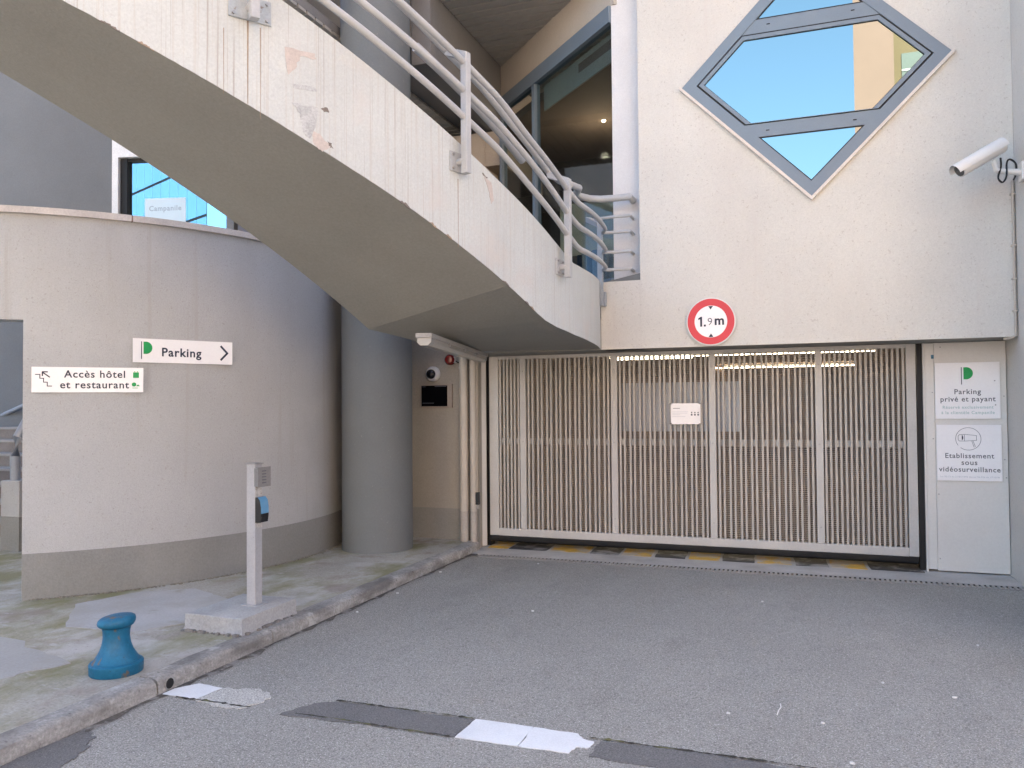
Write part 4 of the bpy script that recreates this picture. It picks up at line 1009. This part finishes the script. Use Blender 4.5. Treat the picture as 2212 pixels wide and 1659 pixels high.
for fl_ in range(5):
    for k in range(7):
        wq_ = put('window', MB().box(12 + k * 3.1, 13.3 + k * 3.1, -22.05, -21.96, 1.2 + fl_ * 3.2, 2.9 + fl_ * 3.2), BLANKD, cb1)
        put('sill', MB().box(11.9 + k * 3.1, 13.4 + k * 3.1, -22.0, -21.85, 1.08 + fl_ * 3.2, 1.195 + fl_ * 3.2), BEIGE, wq_)
cb2 = thing('bounce_building', (-9.5, -26, 0), 'low cream building added behind the camera to bounce warm light', 'building')  # second added building, out of view, for warm bounce light
put('wall', MB().box(-13.5, -5.6, -32, -20, 0, 13), MATS['bounce_cream'], cb2)
for fl_ in range(4):
    for k in range(3):
        wq_ = put('window', MB().box(-12.6 + k * 2.5, -11.4 + k * 2.5, -20.05, -19.96, 1.2 + fl_ * 3.1, 2.8 + fl_ * 3.1), BLANKD, cb2)
        put('sill', MB().box(-12.7 + k * 2.5, -11.3 + k * 2.5, -20.0, -19.85, 1.08 + fl_ * 3.1, 1.195 + fl_ * 3.1), BEIGE, wq_)
tw = thing('glass_tower', (-24, -38, 0), 'blue glass office tower reflected in the upper left window', 'building')
e0 = Vector((-17.2, -30, 0)); ed = Vector((-.62, -.785, 0)).normalized(); en = Vector((ed.y, -ed.x, 0)) * 1
if en.dot(Vector((8, 40, 0))) < 0: en = -en
def tq(s, z_, off=0.0): return e0 + ed * s + en * off + UP * z_
def tbar(name, s0, s1, z0, z1, o0, o1, m):
    return put(name, MB().rings([[tq(s0, z0, o0), tq(s1, z0, o0), tq(s1, z0, o1), tq(s0, z0, o1)], [tq(s0, z1, o0), tq(s1, z1, o0), tq(s1, z1, o1), tq(s0, z1, o1)]]), m, tw)
tbar('core', 0, 24, 0, 34, -14, -.12, TOWERG)
pm = MB().box(-.0, 1.0, 0, 1.0, 0, 1.0)
for s_ in range(18):
    for z_ in range(10):
        tbar('glass_panel', s_ * 1.33 + .05, s_ * 1.33 + 1.28, z_ * 3.4 + .09, z_ * 3.4 + 3.31, -.099, -.07, TOWERG)
tbar('mullion_grid', -.02, 24.02, 0, 34.01, -.118, -.1, GASKET)

# ================================================================== LITTER
lit = [(-.40, 4.17), (.36, 4.89), (.98, 5.82), (-.36, 6.57), (.15, 3.77), (.69, 4.77), (.04, 4.19), (-3.20, 5.93), (-3.22, 6.8), (-1.96, 5.74), (-2.48, 7.44), (-3.2, 5.3), ]
for k, (xx, yy) in enumerate(lit):
    r_ = random.uniform(.004, .010); n_ = 7; ph = random.random() * 6
    slab('litter_scrap', [(xx + r_ * random.uniform(.6, 1.3) * math.cos(ph + 2 * math.pi * q / n_) * 1.4, yy + r_ * random.uniform(.6, 1.2) * math.sin(ph + 2 * math.pi * q / n_)) for q in range(n_)], -.003, .004, LITW,
         label='tiny white scrap of litter lying on the asphalt', cat='litter', group='white litter scraps on the asphalt')
put('white_thread', MB().tube([(-.17, 4.22, .002), (-.165, 4.28, .003), (-.155, 4.33, .002), (-.16, 4.38, .002)], .003, 5), LITW, label='thin white thread lying on the asphalt right of centre', cat='litter')

# grit at the wall foot and dirt in the gutter
rr = random.Random(21); mb = MB()
for k in range(420):
    a = rr.uniform(-51, 20); r_ = DR + abs(rr.gauss(.006, .014)) + .002; s_ = rr.uniform(.003, .009)
    p = pol(r_, a, PV); mb.box(p[0] - s_, p[0] + s_, p[1] - s_ * .8, p[1] + s_ * .8, PV - .002, PV + s_ * 1.1)
put('wall_foot_grit', mb, mat('grit', (.26, .24, .20), .95, .2, 30), kind='stuff', label='crumbs of grit along the foot of the curved wall', cat='grit')
mb = MB(); rr = random.Random(22); P_ = []
ys = [-3 + k * .12 for k in range(92)]
pts = [(-3.309, yy) for yy in ys] + [(-3.309 + max(.006, rr.gauss(.035, .018)), yy) for yy in reversed(ys)]
GUT = mat('gutter_dirt', (.15, .135, .12), .95, .2, 12, .15, 70, layers=[((.30, .285, .27), 14, .52, .62, None, .9, 5)])
for k in range(len(ys) - 1):
    w0, w1 = pts[2 * len(ys) - 1 - k][0], pts[2 * len(ys) - 2 - k][0]
    mb.quad((-3.309, ys[k], -.0005), (w0, ys[k], -.0005), (w1, ys[k + 1], -.0005), (-3.309, ys[k + 1], -.0005))
put('gutter_dirt', mb, GUT, kind='stuff', label='line of dark dirt in the gutter along the kerb', cat='dirt')

def crack(y0, x0, x1, seed, label):
    rr = random.Random(seed); n_ = int((x1 - x0) / .018); top = []; bot = []; yy = y0
    for k in range(n_ + 1):
        yy += rr.gauss(0, .0022); yy += (y0 - yy) * .08
        w_ = max(.0012, rr.gauss(.0055, .0035)); xx = x0 + (x1 - x0) * k / n_
        top.append((xx, yy + w_)); bot.append((xx, yy - w_))
    mb = MB()
    for k in range(n_): mb.quad(*[(p[0], p[1], .0023) for p in (bot[k], bot[k + 1], top[k + 1], top[k])])
    put('road_crack', mb, mat('crack_dark', (.055, .05, .042), .95, .2, 30, layers=[((.15, .15, .06), 9, .5, .6, None, .8, 4)]), label=label, cat='road crack')
crack(3.685, -2.35, -1.57, 51, 'dark crack along the upper edge of the left asphalt strip')
crack(3.462, -2.45, -1.60, 52, 'dark crack along the lower edge of the left asphalt strip')
crack(3.665, -.98, 1.6, 53, 'long mossy crack along the upper edge of the right asphalt strip')
crack(3.455, -3.2, -2.72, 54, 'short dark crack below the small white road mark')
